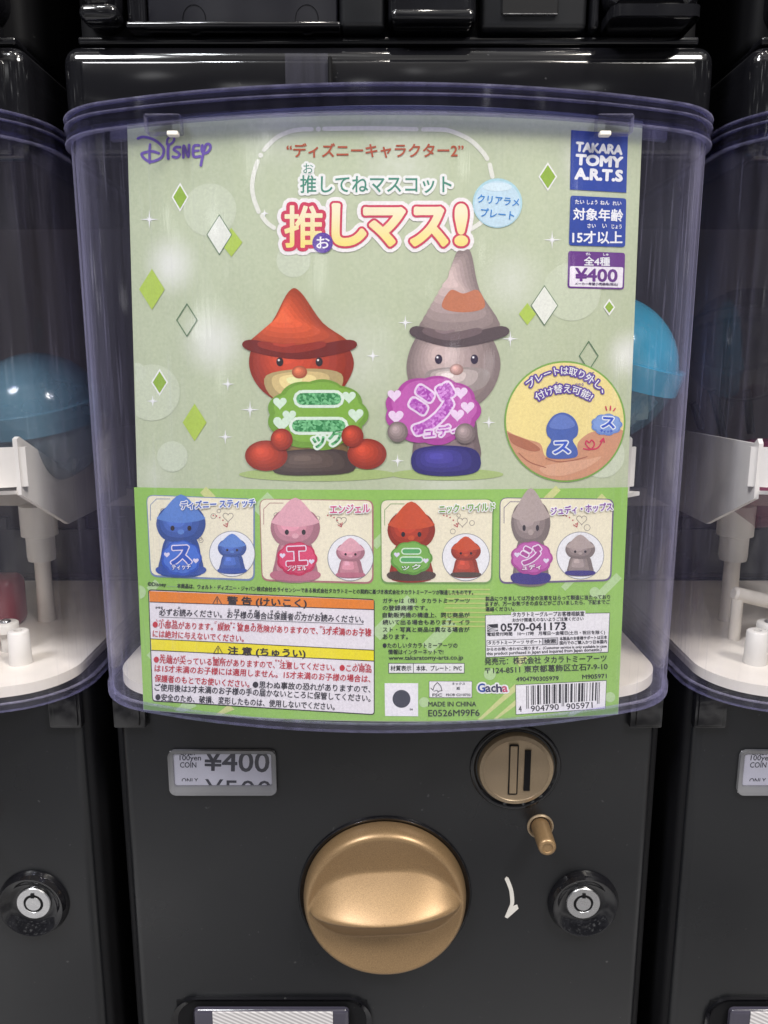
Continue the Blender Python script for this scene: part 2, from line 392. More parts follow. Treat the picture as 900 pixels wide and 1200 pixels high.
# ------------------------------------------------------------------ the capsule machine
YC, RC, HW, RK = .357, .36, .160, .045        # case: nearest point, front radius, half width, corner radius
H_TOP, H_BOT = -.1176, .181
YBACK = .60
def plan(off=0, back=YBACK):
    """outline of the case seen from above, from the back left round the front to the back right; off = inset"""
    x1 = HW-RK; # corner centre x found so that it is tangent to the front arc
    d = RC-RK; cy = YC+RC-math.sqrt(d*d-x1*x1)
    a_join = math.atan2(x1, (YC+RC-cy))
    R, r = RC-off, RK-off
    right = [(R*math.sin(a_join*k/14), YC+RC-R*math.cos(a_join*k/14)) for k in range(15)]
    for k in range(1, 13):
        a = a_join+(PI/2-a_join)*k/12; right.append((x1+r*math.sin(a), cy-r*math.cos(a)))
    right.append((HW-off, back))
    left = [(-x, y) for x, y in right[:0:-1]]
    return left+right
def Z(h): return ZC-h
def shell(bm, off_o, off_i, z0, z1, back=YBACK):
    o, i = plan(off_o, back), plan(off_i, back); n = len(o)
    def loop(p, z): return [bm.verts.new((x, y, z)) for x, y in p]
    a, b, c, d = loop(o, z0), loop(o, z1), loop(i, z1), loop(i, z0)
    for p, q in ((a, b), (b, c), (c, d), (d, a)):
        for k in range(n-1): bm.faces.new((p[k], p[k+1], q[k+1], q[k]))
    bm.faces.new((a[0], b[0], c[0], d[0])); bm.faces.new((a[-1], b[-1], c[-1], d[-1]))

GRP = 'black capsule toy machines side by side'
mach = thing('capsule_machine', 'black capsule toy machine in the middle, its clear case filled by the green poster', 'capsule machine', (0, .55, 0), GRP)
INV = Matrix.Translation((0, -.55, 0))
def part(name, bm, mats, parent=None, **k):
    """build in world space (machine centred on x=0), parent to the machine"""
    o = obj(name, bm, mats, None, **k); p = parent or mach
    o.parent = p
    if p is mach: o.data.transform(INV)
    else: o.data.transform(INV)
    return o
def artpart(art, name, parent=None):
    o = art.build(name); o.data.transform(Matrix.Translation((-XC, 0, 0))); o.parent = parent or mach; o.data.transform(INV)
    return o
PX = lambda f: (lambda x, y, l=0: f(x, y, l))
door = on_plane(YB)
def dpt(px, py, Y=YB):
    p = on_plane(Y)(px, py); return (p[0]-XC, p[1], p[2])

# body and door
bm = bmesh.new(); rbox(bm, -.158, .158, YB+.004, .80, 0, Z(.176), .004); part('body', bm, M_deep, sharp=40)
bm = bmesh.new(); rbox(bm, -.1545, .1545, YB, YB+.03, .006, Z(.183), .006, 4); part('door', bm, M_black, sharp=50)
# upper housing, straight fronted, behind the top of the case
bm = bmesh.new(); rbox(bm, -.157, .157, .400, .80, Z(-.098), Z(-.150), .0085, 5)
rbox(bm, -.150, .150, .4015, .70, Z(-.0985), Z(-.149), .002, 1) if False else None
part('top_housing', bm, M_gloss, sharp=60)
bm = bmesh.new(); rbox(bm, -.1475, .1475, .3992, .41, Z(-.100), Z(-.1425), .0022, 3); part('housing_panel', bm, M_gloss, sharp=60)
# seam and tape strip on the housing
s0 = on_plane(.3985)
bm = bmesh.new(); xs = s0(387, 70)[0]-XC; rbox(bm, xs-.0009, xs+.0009, .3965, .402, Z(-.115), Z(-.1425), .0004, 1); rbox(bm, xs-.0003, xs+.0003, .3962, .402, Z(-.115), Z(-.1425), 0)
part('housing_seam', bm, M_deep)
bm = bmesh.new()
xa, xb = s0(334, 70)[0]-XC, s0(384, 70)[0]-XC
prism(bm, [(xa, .3990), (xb, .3990), (xb, .3984), (xa, .3984)], Z(-.1355+.0075), Z(-.1445)); part('tape_strip', bm, M_tape)
# clear case
bm = bmesh.new(); shell(bm, 0, .0016, Z(H_BOT-.0044), Z(H_TOP+.010)); case = part('clear_case', bm, M_case, sharp=40)
bm = bmesh.new(); shell(bm, -.0012, .0022, Z(H_TOP+.0098), Z(H_TOP)); part('case_rim', bm, M_rim, sharp=40)
bm = bmesh.new(); shell(bm, -.0022, .0004, Z(H_TOP+.0112), Z(H_TOP+.0094)); part('case_rim', bm, M_rim, sharp=40)
bm = bmesh.new(); shell(bm, -.0010, .0020, Z(H_BOT), Z(H_BOT-.0042)); part('case_rim', bm, M_foot, sharp=40)
for hz, w_ in ((.0002, .0008), (.0042, .0005), (.0116, .0008)):
    bm = bmesh.new(); shell(bm, -.0027, .0002, Z(H_TOP+hz+w_), Z(H_TOP+hz)); part('rim_glint', bm, M_edge, sharp=40)  # thin milky rings added as the bright reflected lines of the rim
for sx in (-1, 1):
    bm = bmesh.new(); xs_ = [sx*(.098+.032*k/12) for k in range(13)]
    A_ = [(x, YC+.0042+x*x/(2*RC)*1.04) for x in xs_]; prism(bm, A_+[(x, y+.004) for x, y in A_[::-1]], Z(H_TOP+.0150), Z(H_TOP+.0112)); part('clip_strip', bm, M_edge, sharp=40)
bm = bmesh.new(); prism(bm, plan(.0025), Z(H_TOP+.0016), Z(H_TOP-.0004)); part('lid_plate', bm, M_deep)
for x0, x1 in ((-.1085, -.0925), (.0925, .1085)):
    bm = bmesh.new(); yv = YC+.0135
    rbox(bm, x0, x1, yv-.004, yv+.004, Z(H_TOP+.0165), Z(H_TOP+.009), .0006, 2); ck = part('clip', bm, M_clip)
    bm = bmesh.new(); rbox(bm, x0+.010 if x0 < 0 else x0+.001, x1-.001 if x0 < 0 else x1-.010, yv-.0046, yv-.001, Z(H_TOP+.0182), Z(H_TOP+.0162), .0004, 1); part('clip_tip', bm, M_cream, ck)
# back panel and floor of the case
bm = bmesh.new(); rbox(bm, -.155, .155, YBACK, YBACK+.02, Z(.17), Z(-.11), .002); part('back_panel', bm, M_back)
bm = bmesh.new(); prism(bm, plan(.0075, .595), Z(.176), Z(.1700))
bmesh.ops.bevel(bm, geom=[e for e in bm.edges if abs(e.verts[0].co.z-Z(.1700)) < 1e-6 and abs(e.verts[1].co.z-Z(.1700)) < 1e-6], offset=.002, segments=3, affect='EDGES')
part('floor_tray', bm, M_cream, sharp=40)
# posts with collars, stubs and screw bosses on the tray
zt = Z(.1700)
for sx in (-1, 1):
    bm = bmesh.new(); lathe(bm, [(.0058, -.001), (.0054, .01), (.0050, .048)], (sx*.100, .497, zt), 'Z', 24); part('post', bm, M_cream, sharp=50)
    bm = bmesh.new(); lathe(bm, [(.0085, .042), (.0090, .045), (.0090, .058), (.0115, .059), (.0115, .079)], (sx*.100, .497, zt), 'Z', 28); part('post_collar', bm, M_white, sharp=50)
    bm = bmesh.new(); lathe(bm, [(.0066, -.001), (.0062, .004), (.0058, .019), (.0050, .0197), (.0024, .0197), (.0022, .012)], (sx*.1175, .421, zt), 'Z', 24); part('stub', bm, M_white, sharp=50)
    bm = bmesh.new(); lathe(bm, [(.0035, -.001), (.0035, .012), (.0072, .0125), (.0072, .0175), (.0066, .018)], (sx*.101, .440, zt), 'Z', 24); bs = part('screw_boss', bm, M_white, sharp=50)
    bm = bmesh.new(); lathe(bm, [(.0030, .0178), (.0030, .0188), (.0022, .0196), (.0008, .0198)], (sx*.101, .440, zt), 'Z', 16); part('screw', bm, M_steel, bs, sharp=50)
    bm = bmesh.new(); lathe(bm, [(.010, -.0005), (.010, .0006), (.0092, .0006), (.0090, -.0002)], (sx*.088, .415, zt), 'Z', 32); part('tray_ring', bm, M_cream, sharp=50)
# capsule shelf: front lip, side walls and sloping floor
bm = bmesh.new()
def arcwall(bm, x0, x1, off, th, z0, z1, n=24):
    f = lambda x, o: (x, YC+o+x*x/(2*RC)*1.25)
    A = [f(x0+(x1-x0)*k/n, off) for k in range(n+1)]; B = [f(x0+(x1-x0)*k/n, off+th) for k in range(n+1)]
    prism(bm, A+B[::-1], z0, z1)
arcwall(bm, -.134, .134, .026, .003, Z(.0655), Z(.044)); part('shelf_lip', bm, M_white, sharp=40)
def sidewall(sx, tops, th=.0025):
    bm = bmesh.new(); x = sx*.131
    pts = tops; A = [bm.verts.new((x, y, z)) for y, z in pts]; B = [bm.verts.new((x-sx*th, y, z)) for y, z in pts]; n = len(pts)
    for i in range(n): bm.faces.new((A[i], A[(i+1) % n], B[(i+1) % n], B[i]))
    bm.faces.new(A); bm.faces.new(B)
    part('shelf_wall', bm, M_white)
sidewall(1, [(.412, Z(.070)), (.412, Z(.0395)), (.415, Z(.0385)), (.485, Z(.070)), (.490, Z(.060)), (.58, Z(.060)), (.58, Z(.098)), (.47, Z(.098))])
sidewall(-1, [(.412, Z(.072)), (.412, Z(.0420)), (.414, Z(.0395)), (.418, Z(.0425)), (.58, Z(.0450)), (.58, Z(.098)), (.47, Z(.098))])
bm = bmesh.new()
for sx in (-1, 1):
    q = [(sx*.1285, .388, Z(.064)), (sx*.1285, .595, Z(.094)), (sx*.012, .595, Z(.1)), (sx*.012, .388, Z(.088))]
    a = [bm.verts.new(p) for p in q]; b = [bm.verts.new((p[0], p[1], p[2]-.002)) for p in q]
    for i in range(4): bm.faces.new((a[i], a[(i+1) % 4], b[(i+1) % 4], b[i]))
    bm.faces.new(a); bm.faces.new(b)
part('shelf_floor', bm, M_white)
bm = bmesh.new(); rbox(bm, -.15, .15, .585, .592, Z(.108), Z(.094), .001); part('shelf_rail', bm, M_cream)
bm = bmesh.new(); rbox(bm, -.15, .15, .594, .599, Z(.165), Z(.128), .001)
for k in range(9): rbox(bm, -.13+k*.031, -.123+k*.031, .590, .596, Z(.128), Z(.118), .0005, 1)
part('mechanism_strip', bm, M_black)
bm = bmesh.new(); tube(bm, (-.115, .46, zt+.030), (-.03, .47, zt+.008), .0045); tube(bm, (-.112, .46, zt+.028), (-.112, .46, zt-.001), .0035); part('chute_rail', bm, M_cream, sharp=40)
bm = bmesh.new(); rbox(bm, .06, .088, .475, .50, zt-.001, zt+.034, .006, 3); part('red_gate', bm, white_plastic('red_plastic', (.20, .02, .03), .3), sharp=40)
# corner brackets below the case
for sx in (-1, 1):
    bm = bmesh.new(); rbox(bm, min(sx*.1375, sx*.156), max(sx*.1375, sx*.156), YB-.004, YB+.002, Z(.2035), Z(.1815), .0012, 2)
    rbox(bm, min(sx*.1405, sx*.1545), max(sx*.1405, sx*.1545), YB-.0055, YB-.003, Z(.2015), Z(.182), .0008, 2); part('corner_bracket', bm, M_gloss, sharp=40)

# coin slot
c = dpt(604, 899)
bm = bmesh.new(); lathe(bm, [(.0265, -.001), (.0265, .0006), (.0255, .0016), (.0240, .0014), (.0228, -.0003)], c, '-Y', 64); cs = part('coin_slot', bm, M_gloss, sharp=60)
bm = bmesh.new(); lathe(bm, [(.0222, -.001), (.0222, .0012), (.0212, .0036), (.0190, .0042), (.0184, .0036), (.001, .0037)], c, '-Y', 64); part('slot_disc', bm, M_brass, cs, sharp=50)
bm = bmesh.new(); x = c[0]+.0062; rbox(bm, x-.0018, x+.0018, c[1]-.0042, c[1]-.0030, c[2]-.0125, c[2]+.0125, 0); part('slot_opening', bm, M_deep, cs)
bm = bmesh.new(); x = c[0]-.0018
o_, i_ = rrect(x-.0027, x+.0027, c[2]-.0150, c[2]+.0160, .0006, 2), rrect(x-.0021, x+.0021, c[2]-.0144, c[2]+.0154, .0005, 2)
frame_ring(bm, o_, i_, c[1]-.003, c[1]-.0041); part('slot_groove', bm, M_deep, cs)
bm = bmesh.new(); rbox(bm, x-.00205, x+.00205, c[1]-.0044, c[1]-.0030, c[2]-.01435, c[2]+.01535, .0003, 1); part('slot_strip', bm, M_brass, cs)
# return lever
c = dpt(633, 968)
bm = bmesh.new(); lathe(bm, [(.0078, -.001), (.0078, .0008), (.0070, .0014), (.0062, .0008), (.0058, -.0002)], c, '-Y', 40); rl = part('return_lever', bm, M_brass, sharp=50)
bm = bmesh.new(); lathe(bm, [(.0054, -.001), (.0051, .019), (.0049, .0205), (.0040, .0213), (.0030, .0213), (.0027, .0207), (.0006, .0207)], c, '-Y', 40); part('lever_pin', bm, M_gold, rl, sharp=50)
# lock
c = dpt(683, 1057)
bm = bmesh.new(); lathe(bm, [(.0212, -.001), (.0212, .0012), (.0200, .0034), (.0190, .0056), (.0180, .0054), (.0150, .0024), (.0118, .0008), (.0104, .0006)], c, '-Y', 64); lk = part('lock', bm, M_gloss, sharp=60)
bm = bmesh.new(); lathe(bm, [(.0103, -.0005), (.0103, .0012), (.0098, .0017), (.0060, .0017), (.0056, .0013), (.0056, .0004)], c, '-Y', 48); part('lock_ring', bm, M_steel, lk, sharp=40)
bm = bmesh.new(); lathe(bm, [(.0046, 0), (.0046, .0015), (.0044, .0019), (.0005, .0019)], c, '-Y', 40); part('key_core', bm, M_steel, lk, sharp=40)
bm = bmesh.new(); lathe(bm, [(.0056, .0002), (.0056, .00165), (.00455, .00165), (.00455, .0002)], c, '-Y', 40); rbox(bm, c[0]-.0010, c[0]+.0010, c[1]-.0022, c[1]-.0003, c[2]+.0040, c[2]+.0070, 0); part('keyway', bm, M_deep, lk, sharp=40)
# turning arrow
bm = bmesh.new()
ar = smooth([(594, 1029), (599, 1042), (600.5, 1056), (599, 1062)], False, 5)
lft = [(x-2.6, y+.6) for x, y in ar]; rgt = [(x+2.0, y-.4) for x, y in ar]
pts = [(593.5, 1027.2)]+rgt+[(606.0, 1060), (607.5, 1064), (594.5, 1075.5), (591.5, 1074)]+lft[::-1]
a_ = [bm.verts.new((p[0], YB-.0006, p[2])) for p in (dpt(x, y) for x, y in pts)]; b_ = [bm.verts.new((v.co.x, YB+.0005, v.co.z)) for v in a_]
for i in range(len(a_)): bm.faces.new((a_[i], a_[(i+1) % len(a_)], b_[(i+1) % len(b_)], b_[i]))
bm.faces.new(a_)
part('arrow_mark', bm, M_white)
# gold turning knob
c = dpt(451, 1048); RK_ = .0485
bm = bmesh.new(); lathe(bm, [(.0520, -.001), (.0520, .0007), (.0512, .0016), (.0500, .0013), (.0492, .0002)], c, '-Y', 96); kn = part('turn_knob', bm, M_gloss, sharp=60)
bm = bmesh.new(); tilt = math.radians(3.2); NR, NA = 90, 200
def khgt(u, v):
    """height of the knob above the door at (u,v) in radii; the grip is the ridge along u"""
    r = math.hypot(u, v); e = max(0, 1-r*r)
    w = min(1, abs(u)/.93)
    crest = .0100 + .0175*max(0, 1-w**2)**.55
    av = abs(v); vo = .91*math.sqrt(1-w*w); vv = .44*(1-w**4)*min(1, vo/.3)
    lip, val = .0118, .0080 + .0030*w**3
    edge = max(0, 1-((r-.90)/.10)**2)**.5 if r > .90 else 1
    ar_ = max(0, math.sqrt(av*av+.0006)-.0245)
    if av < vv: h = crest - (crest-val)*(ar_/max(1e-4, math.sqrt(vv*vv+.0006)-.0245))**.84
    elif av < vo: h = val + (lip-val)*((av-vv)/max(1e-4, vo-vv))**1.6
    else: h = lip
    return .003 + (h-.003)*edge
ring0 = None; cv = None; rings = []
for i in range(NR+1):
    r = 1-(1-i/NR)**1.0; ring = []
    if i == 0: continue
    for j in range(NA):
        a = 2*PI*j/NA; u, v = r*math.cos(a), r*math.sin(a)
        uu, vv = u*math.cos(tilt)-v*math.sin(tilt), u*math.sin(tilt)+v*math.cos(tilt)
        ring.append(bm.verts.new((c[0]+uu*RK_, c[1]-khgt(u, v), c[2]+vv*RK_)))
    rings.append(ring)
rings.append([bm.verts.new((v.co.x, c[1]+.001, v.co.z)) for v in rings[-1]])
for a, b in zip(rings, rings[1:]):
    for j in range(NA): bm.faces.new((a[j], a[(j+1) % NA], b[(j+1) % NA], b[j]))
cv = bm.verts.new((c[0], c[1]-khgt(.004, 0), c[2]))
for j in range(NA): bm.faces.new((cv, rings[0][j], rings[0][(j+1) % NA]))
for _ in range(2): bmesh.ops.smooth_vert(bm, verts=[v for v in bm.verts if v.co.y < c[1]-.001], factor=.5, use_axis_x=False, use_axis_y=True, use_axis_z=False)
part('grip', bm, M_gold, kn, smooth=True)

# price window
A = dpt(197, 878); B = dpt(325, 929)
bm = bmesh.new(); x0, x1, z1, z0 = A[0], B[0], A[2], dpt(260, 930)[2]
frame_ring(bm, rrect(x0, x1, z0, z1, .004), rrect(x0+.0028, x1-.0028, z0+.0058, z1-.0024, .0016), YB+.001, YB-.0022, YB-.0012)
pw = part('price_window', bm, M_bezel, sharp=40)
bm = bmesh.new(); rbox(bm, x0+.001, x1-.001, YB-.0006, YB+.001, z0+.001, z1-.001, 0); part('price_card', bm, white_plastic('price_card', (.70, .69, .73), .5), pw)
a = Art(on_plane(YB-.0006)); DK = (52, 52, 62)
a.text('ONLY', (211, 885), (230, 885), 5.5, DK, 1); a.text('100yen', (210.5, 893), (235.5, 893), 8, DK, 1); a.text('COIN', (211, 899.5), (230, 899.5), 6.2, DK, 1)
a.text('¥400', (239, 903), (315, 905), 24, DK, 1, .022)
a.text('ONLY', (213, 917), (232, 917), 5, DK, 1, clip=915.5); a.text('¥500', (240, 937), (318, 938), 24, DK, 1, .022, clip=920)
artpart(a, 'price_lettering', pw)
bm = bmesh.new(); prism(bm, [(x0+.0028, YB-.0015), (x1-.0028, YB-.0015), (x1-.0028, YB-.0011), (x0+.0028, YB-.0011)], z0+.0055, z1-.0024); part('window_pane', bm, clear('window_pane', (.8, .8, .85), (.93, .93, .95), .08, 1.0, 2, False), pw)

# dispensing hatch
A = dpt(201, 1168); B = dpt(436, 1168)
x0, x1, z1 = A[0], B[0], A[2]; z0 = .030
bm = bmesh.new(); frame_ring(bm, rrect(x0, x1, z0, z1, .016, 8), rrect(x0+.0035, x1-.0035, z0+.0035, z1-.0028, .013, 8), YB+.001, YB-.0022, YB-.0006); ht = part('dispensing_hatch', bm, M_gloss, sharp=40)
bm = bmesh.new(); rbox(bm, x0+.0030, x1-.0030, YB-.0004, YB+.001, z0+.003, z1-.0024, 0); part('hatch_recess', bm, M_deep, ht)
bm = bmesh.new(); rbox(bm, x0+.014, x1-.014, YB-.0050, YB-.0008, z0+.01, z1-.0052, .003, 3); part('hatch_flap', bm, black_plastic('smoked_flap', (.045, .042, .060), .15, .6, .03), ht, sharp=40)
mm, nt, b = newmat('striped_label'); tc = nt.nodes.new('ShaderNodeTexCoord'); wv = nt.nodes.new('ShaderNodeTexWave'); wv.bands_direction = 'DIAGONAL'
mp = nt.nodes.new('ShaderNodeMapping'); mp.inputs['Rotation'].default_value = (0, math.radians(18), 0); wv.inputs['Scale'].default_value = 190
nt.links.new(tc.outputs['Object'], mp.inputs[0]); nt.links.new(mp.outputs[0], wv.inputs['Vector'])
r = ramp(nt, wv.outputs['Fac'], [(.42, (.66, .64, .64, 1)), (.58, (.40, .38, .39, 1))]); nt.links.new(r.outputs[0], b.inputs['Base Color']); setp(b, Roughness=.5)
La, Lb = dpt(249, 1186, YB-.0052), dpt(390, 1189, YB-.0052)
bm = bmesh.new(); rbox(bm, La[0], Lb[0], YB-.0056, YB-.0048, z0+.04, La[2], 0); part('hatch_label', bm, mm, ht)

mach.location.x = XC
# ------------------------------------------------------------------ copies to both sides
def copy_tree(o, parent=None):
    c = o.copy(); C.objects.link(c)
    if parent: c.parent = parent; c.matrix_parent_inverse = o.matrix_parent_inverse.copy()
    for ch in list(o.children): copy_tree(ch, c)
    return c
PITCH = .33
ml = copy_tree(mach); ml.location.x = XC-PITCH; ml['label'] = 'left neighbour capsule toy machine with a pale blue capsule behind its clear case'
mr = copy_tree(mach); mr.location.x = XC+PITCH; mr['label'] = 'right neighbour capsule toy machine with black rods and a pink capsule in its clear case'
mr_rods = []
for p0, p1 in (((835, 457), (852, 528)), ((875, 457), (880, 508)), ((812, 472), (822, 503))):
    f = on_plane(.56); a0 = f(*p0); b0 = f(*p1); bm = bmesh.new(); tube(bm, a0, b0, .0028)
    o = obj('dark_rod', bm, M_black, None, sharp=40); o.data.transform(Matrix.Translation((-XC-PITCH, -.55, 0))); o.parent = mr  # dark rods inside the right case

# ------------------------------------------------------------------ machines of the row above
ZU = Z(-.1512)
up = thing('upper_machine', 'base of the black machine stacked directly above the middle one', 'capsule machine', (0, .55, ZU), 'black machines of the upper row')
def upart(name, bm, mats, parent=None, **k):
    o = obj(name, bm, mats, None, **k); o.data.transform(Matrix.Translation((0, -.55, -ZU))); o.parent = parent or up; return o
YU = .404
q = on_plane(YU)
ux = lambda px, py=20: q(px, py)[0]-XC
uz = lambda py, px=450: q(px, py)[2]
bm = bmesh.new(); rbox(bm, -.152, .152, YU+.010, .80, ZU+.0005, ZU+.30, .006, 3); upart('body', bm, M_deep, sharp=50)
bm = bmesh.new(); rbox(bm, -.150, .150, YU+.003, .80, ZU, ZU+.0040, .0012, 2); upart('base_plate', bm, M_gloss, sharp=50)
bm = bmesh.new(); rbox(bm, ux(93), ux(144), YU-.006, YU+.030, ZU+.0065, ZU+.30, .010, 6); rbox(bm, ux(100), ux(138), YU-.0110, YU+.020, uz(26), ZU+.30, .0085, 6); rbox(bm, ux(102), ux(147), YU-.013, YU, ZU+.0048, ZU+.0125, .0036, 5); upart('corner_pillar', bm, M_gloss, sharp=60)
bm = bmesh.new(); rbox(bm, ux(150), ux(172), YU-.002, YU+.012, ZU+.004, ZU+.30, .002, 2); rbox(bm, ux(150), ux(400), YU-.006, YU+.012, ZU+.0042, ZU+.0072, .0014, 3); upart('hatch_side', bm, M_gloss, sharp=50)
bm = bmesh.new(); rbox(bm, ux(174), ux(396), YU-.001, YU+.012, ZU+.0042, ZU+.30, .001, 1); hp = upart('hatch_panel', bm, black_plastic('smoked_panel', (.02, .02, .026), .2, .5, .03), sharp=50)
for cx in (228, 360):
    bm = bmesh.new(); lathe(bm, [(.0056, -.001), (.0056, .0003), (.0053, .0003), (.0053, -.001)], (ux(cx), YU-.001, uz(24)), '-Y', 48, (1, 1.15)); upart('hatch_ring', bm, M_gloss, hp, sharp=40)
bm = bmesh.new(); rbox(bm, ux(398), ux(452), YU-.004, YU+.012, ZU+.0045, ZU+.30, .003, 3); upart('centre_pillar', bm, M_black, sharp=50)
bm = bmesh.new(); rbox(bm, ux(455), ux(556), YU-.009, YU+.012, ZU+.0048, ZU+.30, .004, 4); rbox(bm, ux(457), ux(554), YU-.012, YU, ZU+.0046, ZU+.0105, .0028, 4); upart('centre_block', bm, M_gloss, sharp=60)
bm = bmesh.new(); rbox(bm, ux(562), ux(688), YU-.001, YU+.012, ZU+.0050, ZU+.30, .003, 3); sl = upart('side_panel', bm, M_black, sharp=50)
bm = bmesh.new(); rbox(bm, ux(587), ux(653), YU-.0022, YU, uz(19), ZU+.30, .0005, 1); upart('panel_opening', bm, M_deep, sl)
bm = bmesh.new(); rbox(bm, ux(588), ux(652), YU-.0030, YU-.0015, uz(20), uz(18.6), .0002, 1); upart('opening_edge', bm, M_steel, sl)
bm = bmesh.new(); rbox(bm, ux(703), ux(815), YU-.010, YU+.030, uz(24), ZU+.30, .010, 6); rbox(bm, ux(705), ux(806), YU-.019, YU+.012, ZU+.0045, uz(27), .0044, 6); upart('right_block', bm, M_gloss, sharp=60)
bm = bmesh.new(); rbox(bm, ux(691), ux(701), YU-.003, YU+.012, ZU+.0045, ZU+.30, .002, 3); upart('side_trim', bm, M_gloss, sharp=50)
up.location.x = XC
ul = copy_tree(up); ul.location.x = XC-PITCH; ul['label'] = 'rounded black corner of the machine stacked above the left neighbour'
ur = copy_tree(up); ur.location.x = XC+PITCH; ur['label'] = 'rounded black corner of the machine stacked above the right neighbour'

# ------------------------------------------------------------------ capsules
def capsule(px, py, Y, r, tilt, label, top, low, film=True, lid=.27, low_edge=-.04, a_low=.35, a_top=.75):
    p = on_plane(Y)(px, py)
    t = thing('toy_capsule', label, 'toy capsule', (p[0], p[1], p[2]), 'toy capsules inside the machines', tilt)
    bm = bmesh.new(); prof = []
    for k in range(13):
        a = -PI/2+k*(PI/2+.1)/12; prof.append((max(.0004, r*.985*math.cos(a)), r*.985*math.sin(a)))
    lathe(bm, prof, (0, 0, 0), 'Z', 48); obj('capsule_base', bm, tinted('capsule_base', low, .1, a_low), t, sharp=60)
    bm = bmesh.new(); prof = [(r*1.05, low_edge*r), (r*1.05, lid*r), (r*1.0, lid*r+.0006)]
    for k in range(13):
        a = .27+k*(PI/2-.27)/12; prof.append((max(.0004, r*1.0*math.cos(a)), r*.98*math.sin(a)))
    lathe(bm, prof, (0, 0, 0), 'Z', 48); obj('capsule_lid', bm, tinted('capsule_lid', top, .12, a_top), t, sharp=50)
    if film:
        bm = bmesh.new(); bmesh.ops.create_icosphere(bm, subdivisions=4, radius=r*.76)
        for v in bm.verts:
            n = noise.noise(v.co*120)*.22+noise.noise(v.co*260)*.10; v.co *= 1+n; v.co.z -= r*.20
        m, nt, b = newmat('crumpled_film'); setp(b, Roughness=.12, Alpha=.75); nn = nz(nt, 60, 3)
        rr = ramp(nt, nn.outputs['Fac'], [(.4, (.16, .36, .44, 1)), (.65, (.72, .78, .62, 1))]); nt.links.new(rr.outputs[0], b.inputs['Base Color'])
        obj('wrapped_contents', bm, m, t)
    return t
capsule(704, 432, .430, .0405, (math.radians(10), math.radians(16), 0), 'bright blue toy capsule with crumpled film half hidden right of the green poster', (.04, .33, .52), (.14, .42, .56), a_low=.28)
capsule(48, 490, .470, .0400, (math.radians(12), math.radians(-6), 0), 'pale blue toy capsule with a milky band in the left neighbour machine', (.13, .27, .36), (.24, .32, .38), False, a_low=.55, a_top=.6)
capsule(890, 566, .500, .0300, (0, 0, 0), 'pink toy capsule low at the right edge behind the white shelf', (.30, .03, .10), (.25, .03, .08), False)
capsule(872, 405, .500, .0360, (math.radians(-20), math.radians(10), 0), 'smoky grey toy capsule high up in the right neighbour machine', (.07, .065, .065), (.06, .055, .055), False, a_low=.3, a_top=.4)

# ------------------------------------------------------------------ the poster
po = thing('paper_poster', 'curved green paper poster advertising blind toys behind the middle clear case', 'poster', (0, .37, Z(.18)))
PINV = Matrix.Translation((0, -.37, -Z(.18)))
def art(): return Art(on_poster)
def pp(a, name, parent=None):
    o = a.build(name); o.data.transform(PINV); o.parent = parent or po; return o
def edge_pts(a, b, bow, n=40):
    return [(a[0]+(b[0]-a[0])*k/n, a[1]+(b[1]-a[1])*k/n - bow*4*(k/n)*(1-k/n)) for k in range(n+1)]
# paper colour: pale sage print with soft white glows
mm, nt, b = newmat('sage_print')
n1 = nz(nt, 700, 2); n2 = nz(nt, 9, 3)
r1 = ramp(nt, n2.outputs['Fac'], [(.3, L3((185, 194, 160))), (.7, L3((194, 203, 171)))])
cur = r1.outputs[0]; geo = nt.nodes.new('ShaderNodeTexCoord')
for (gx, gy, gr, ga) in ((200, 310, 42, .55), (250, 400, 50, .5), (690, 190, 42, .4), (735, 415, 36, .55), (470, 190, 60, .2), (600, 330, 50, .25), (420, 420, 70, .18), (330, 150, 60, .15), (520, 560, 60, .2), (180, 560, 40, .15)):
    p = on_poster(gx, gy); loc = Vector(p)+Vector((0, -.37, -Z(.18)))
    d = nt.nodes.new('ShaderNodeVectorMath'); d.operation = 'DISTANCE'; d.inputs[1].default_value = loc; nt.links.new(geo.outputs['Object'], d.inputs[0])
    mr_ = nt.nodes.new('ShaderNodeMapRange'); mr_.interpolation_type = 'SMOOTHSTEP'; mr_.inputs[1].default_value = 0; mr_.inputs[2].default_value = gr*.00042; mr_.inputs[3].default_value = min(.8, ga*1.35); mr_.inputs[4].default_value = 0
    nt.links.new(d.outputs['Value'], mr_.inputs[0]); mx = nt.nodes.new('ShaderNodeMixRGB'); nt.links.new(mr_.outputs[0], mx.inputs[0]); nt.links.new(cur, mx.inputs[1]); mx.inputs[2].default_value = L3((240, 240, 233)); cur = mx.outputs[0]
mx = nt.nodes.new('ShaderNodeMixRGB'); mx.blend_type = 'OVERLAY'; mx.inputs[0].default_value = .14; nt.links.new(cur, mx.inputs[1]); nt.links.new(n1.outputs['Fac'], mx.inputs[2])
nt.links.new(mx.outputs[0], b.inputs['Base Color']); setp(b, Roughness=.55, Specular_IOR_Level=.3)
nb_ = nz(nt, 22, 2); bump(nt, b, nb_.outputs['Fac'], .0012, .35)
M_sage = mm
TLp, TRp, BRp, BLp = (149, 146), (753, 142), (724.5, 837), (168, 832)
top = edge_pts(TLp, TRp, 21); bot = edge_pts(BLp, BRp, -11)
a = art(); a.poly(top+bot[::-1], M_sage, 0, 8); pp(a, 'paper_sheet')
# back of the sheet, a little behind
a = art(); a.poly(top+bot[::-1], (226, 224, 216), -5, 8); pp(a, 'paper_back')

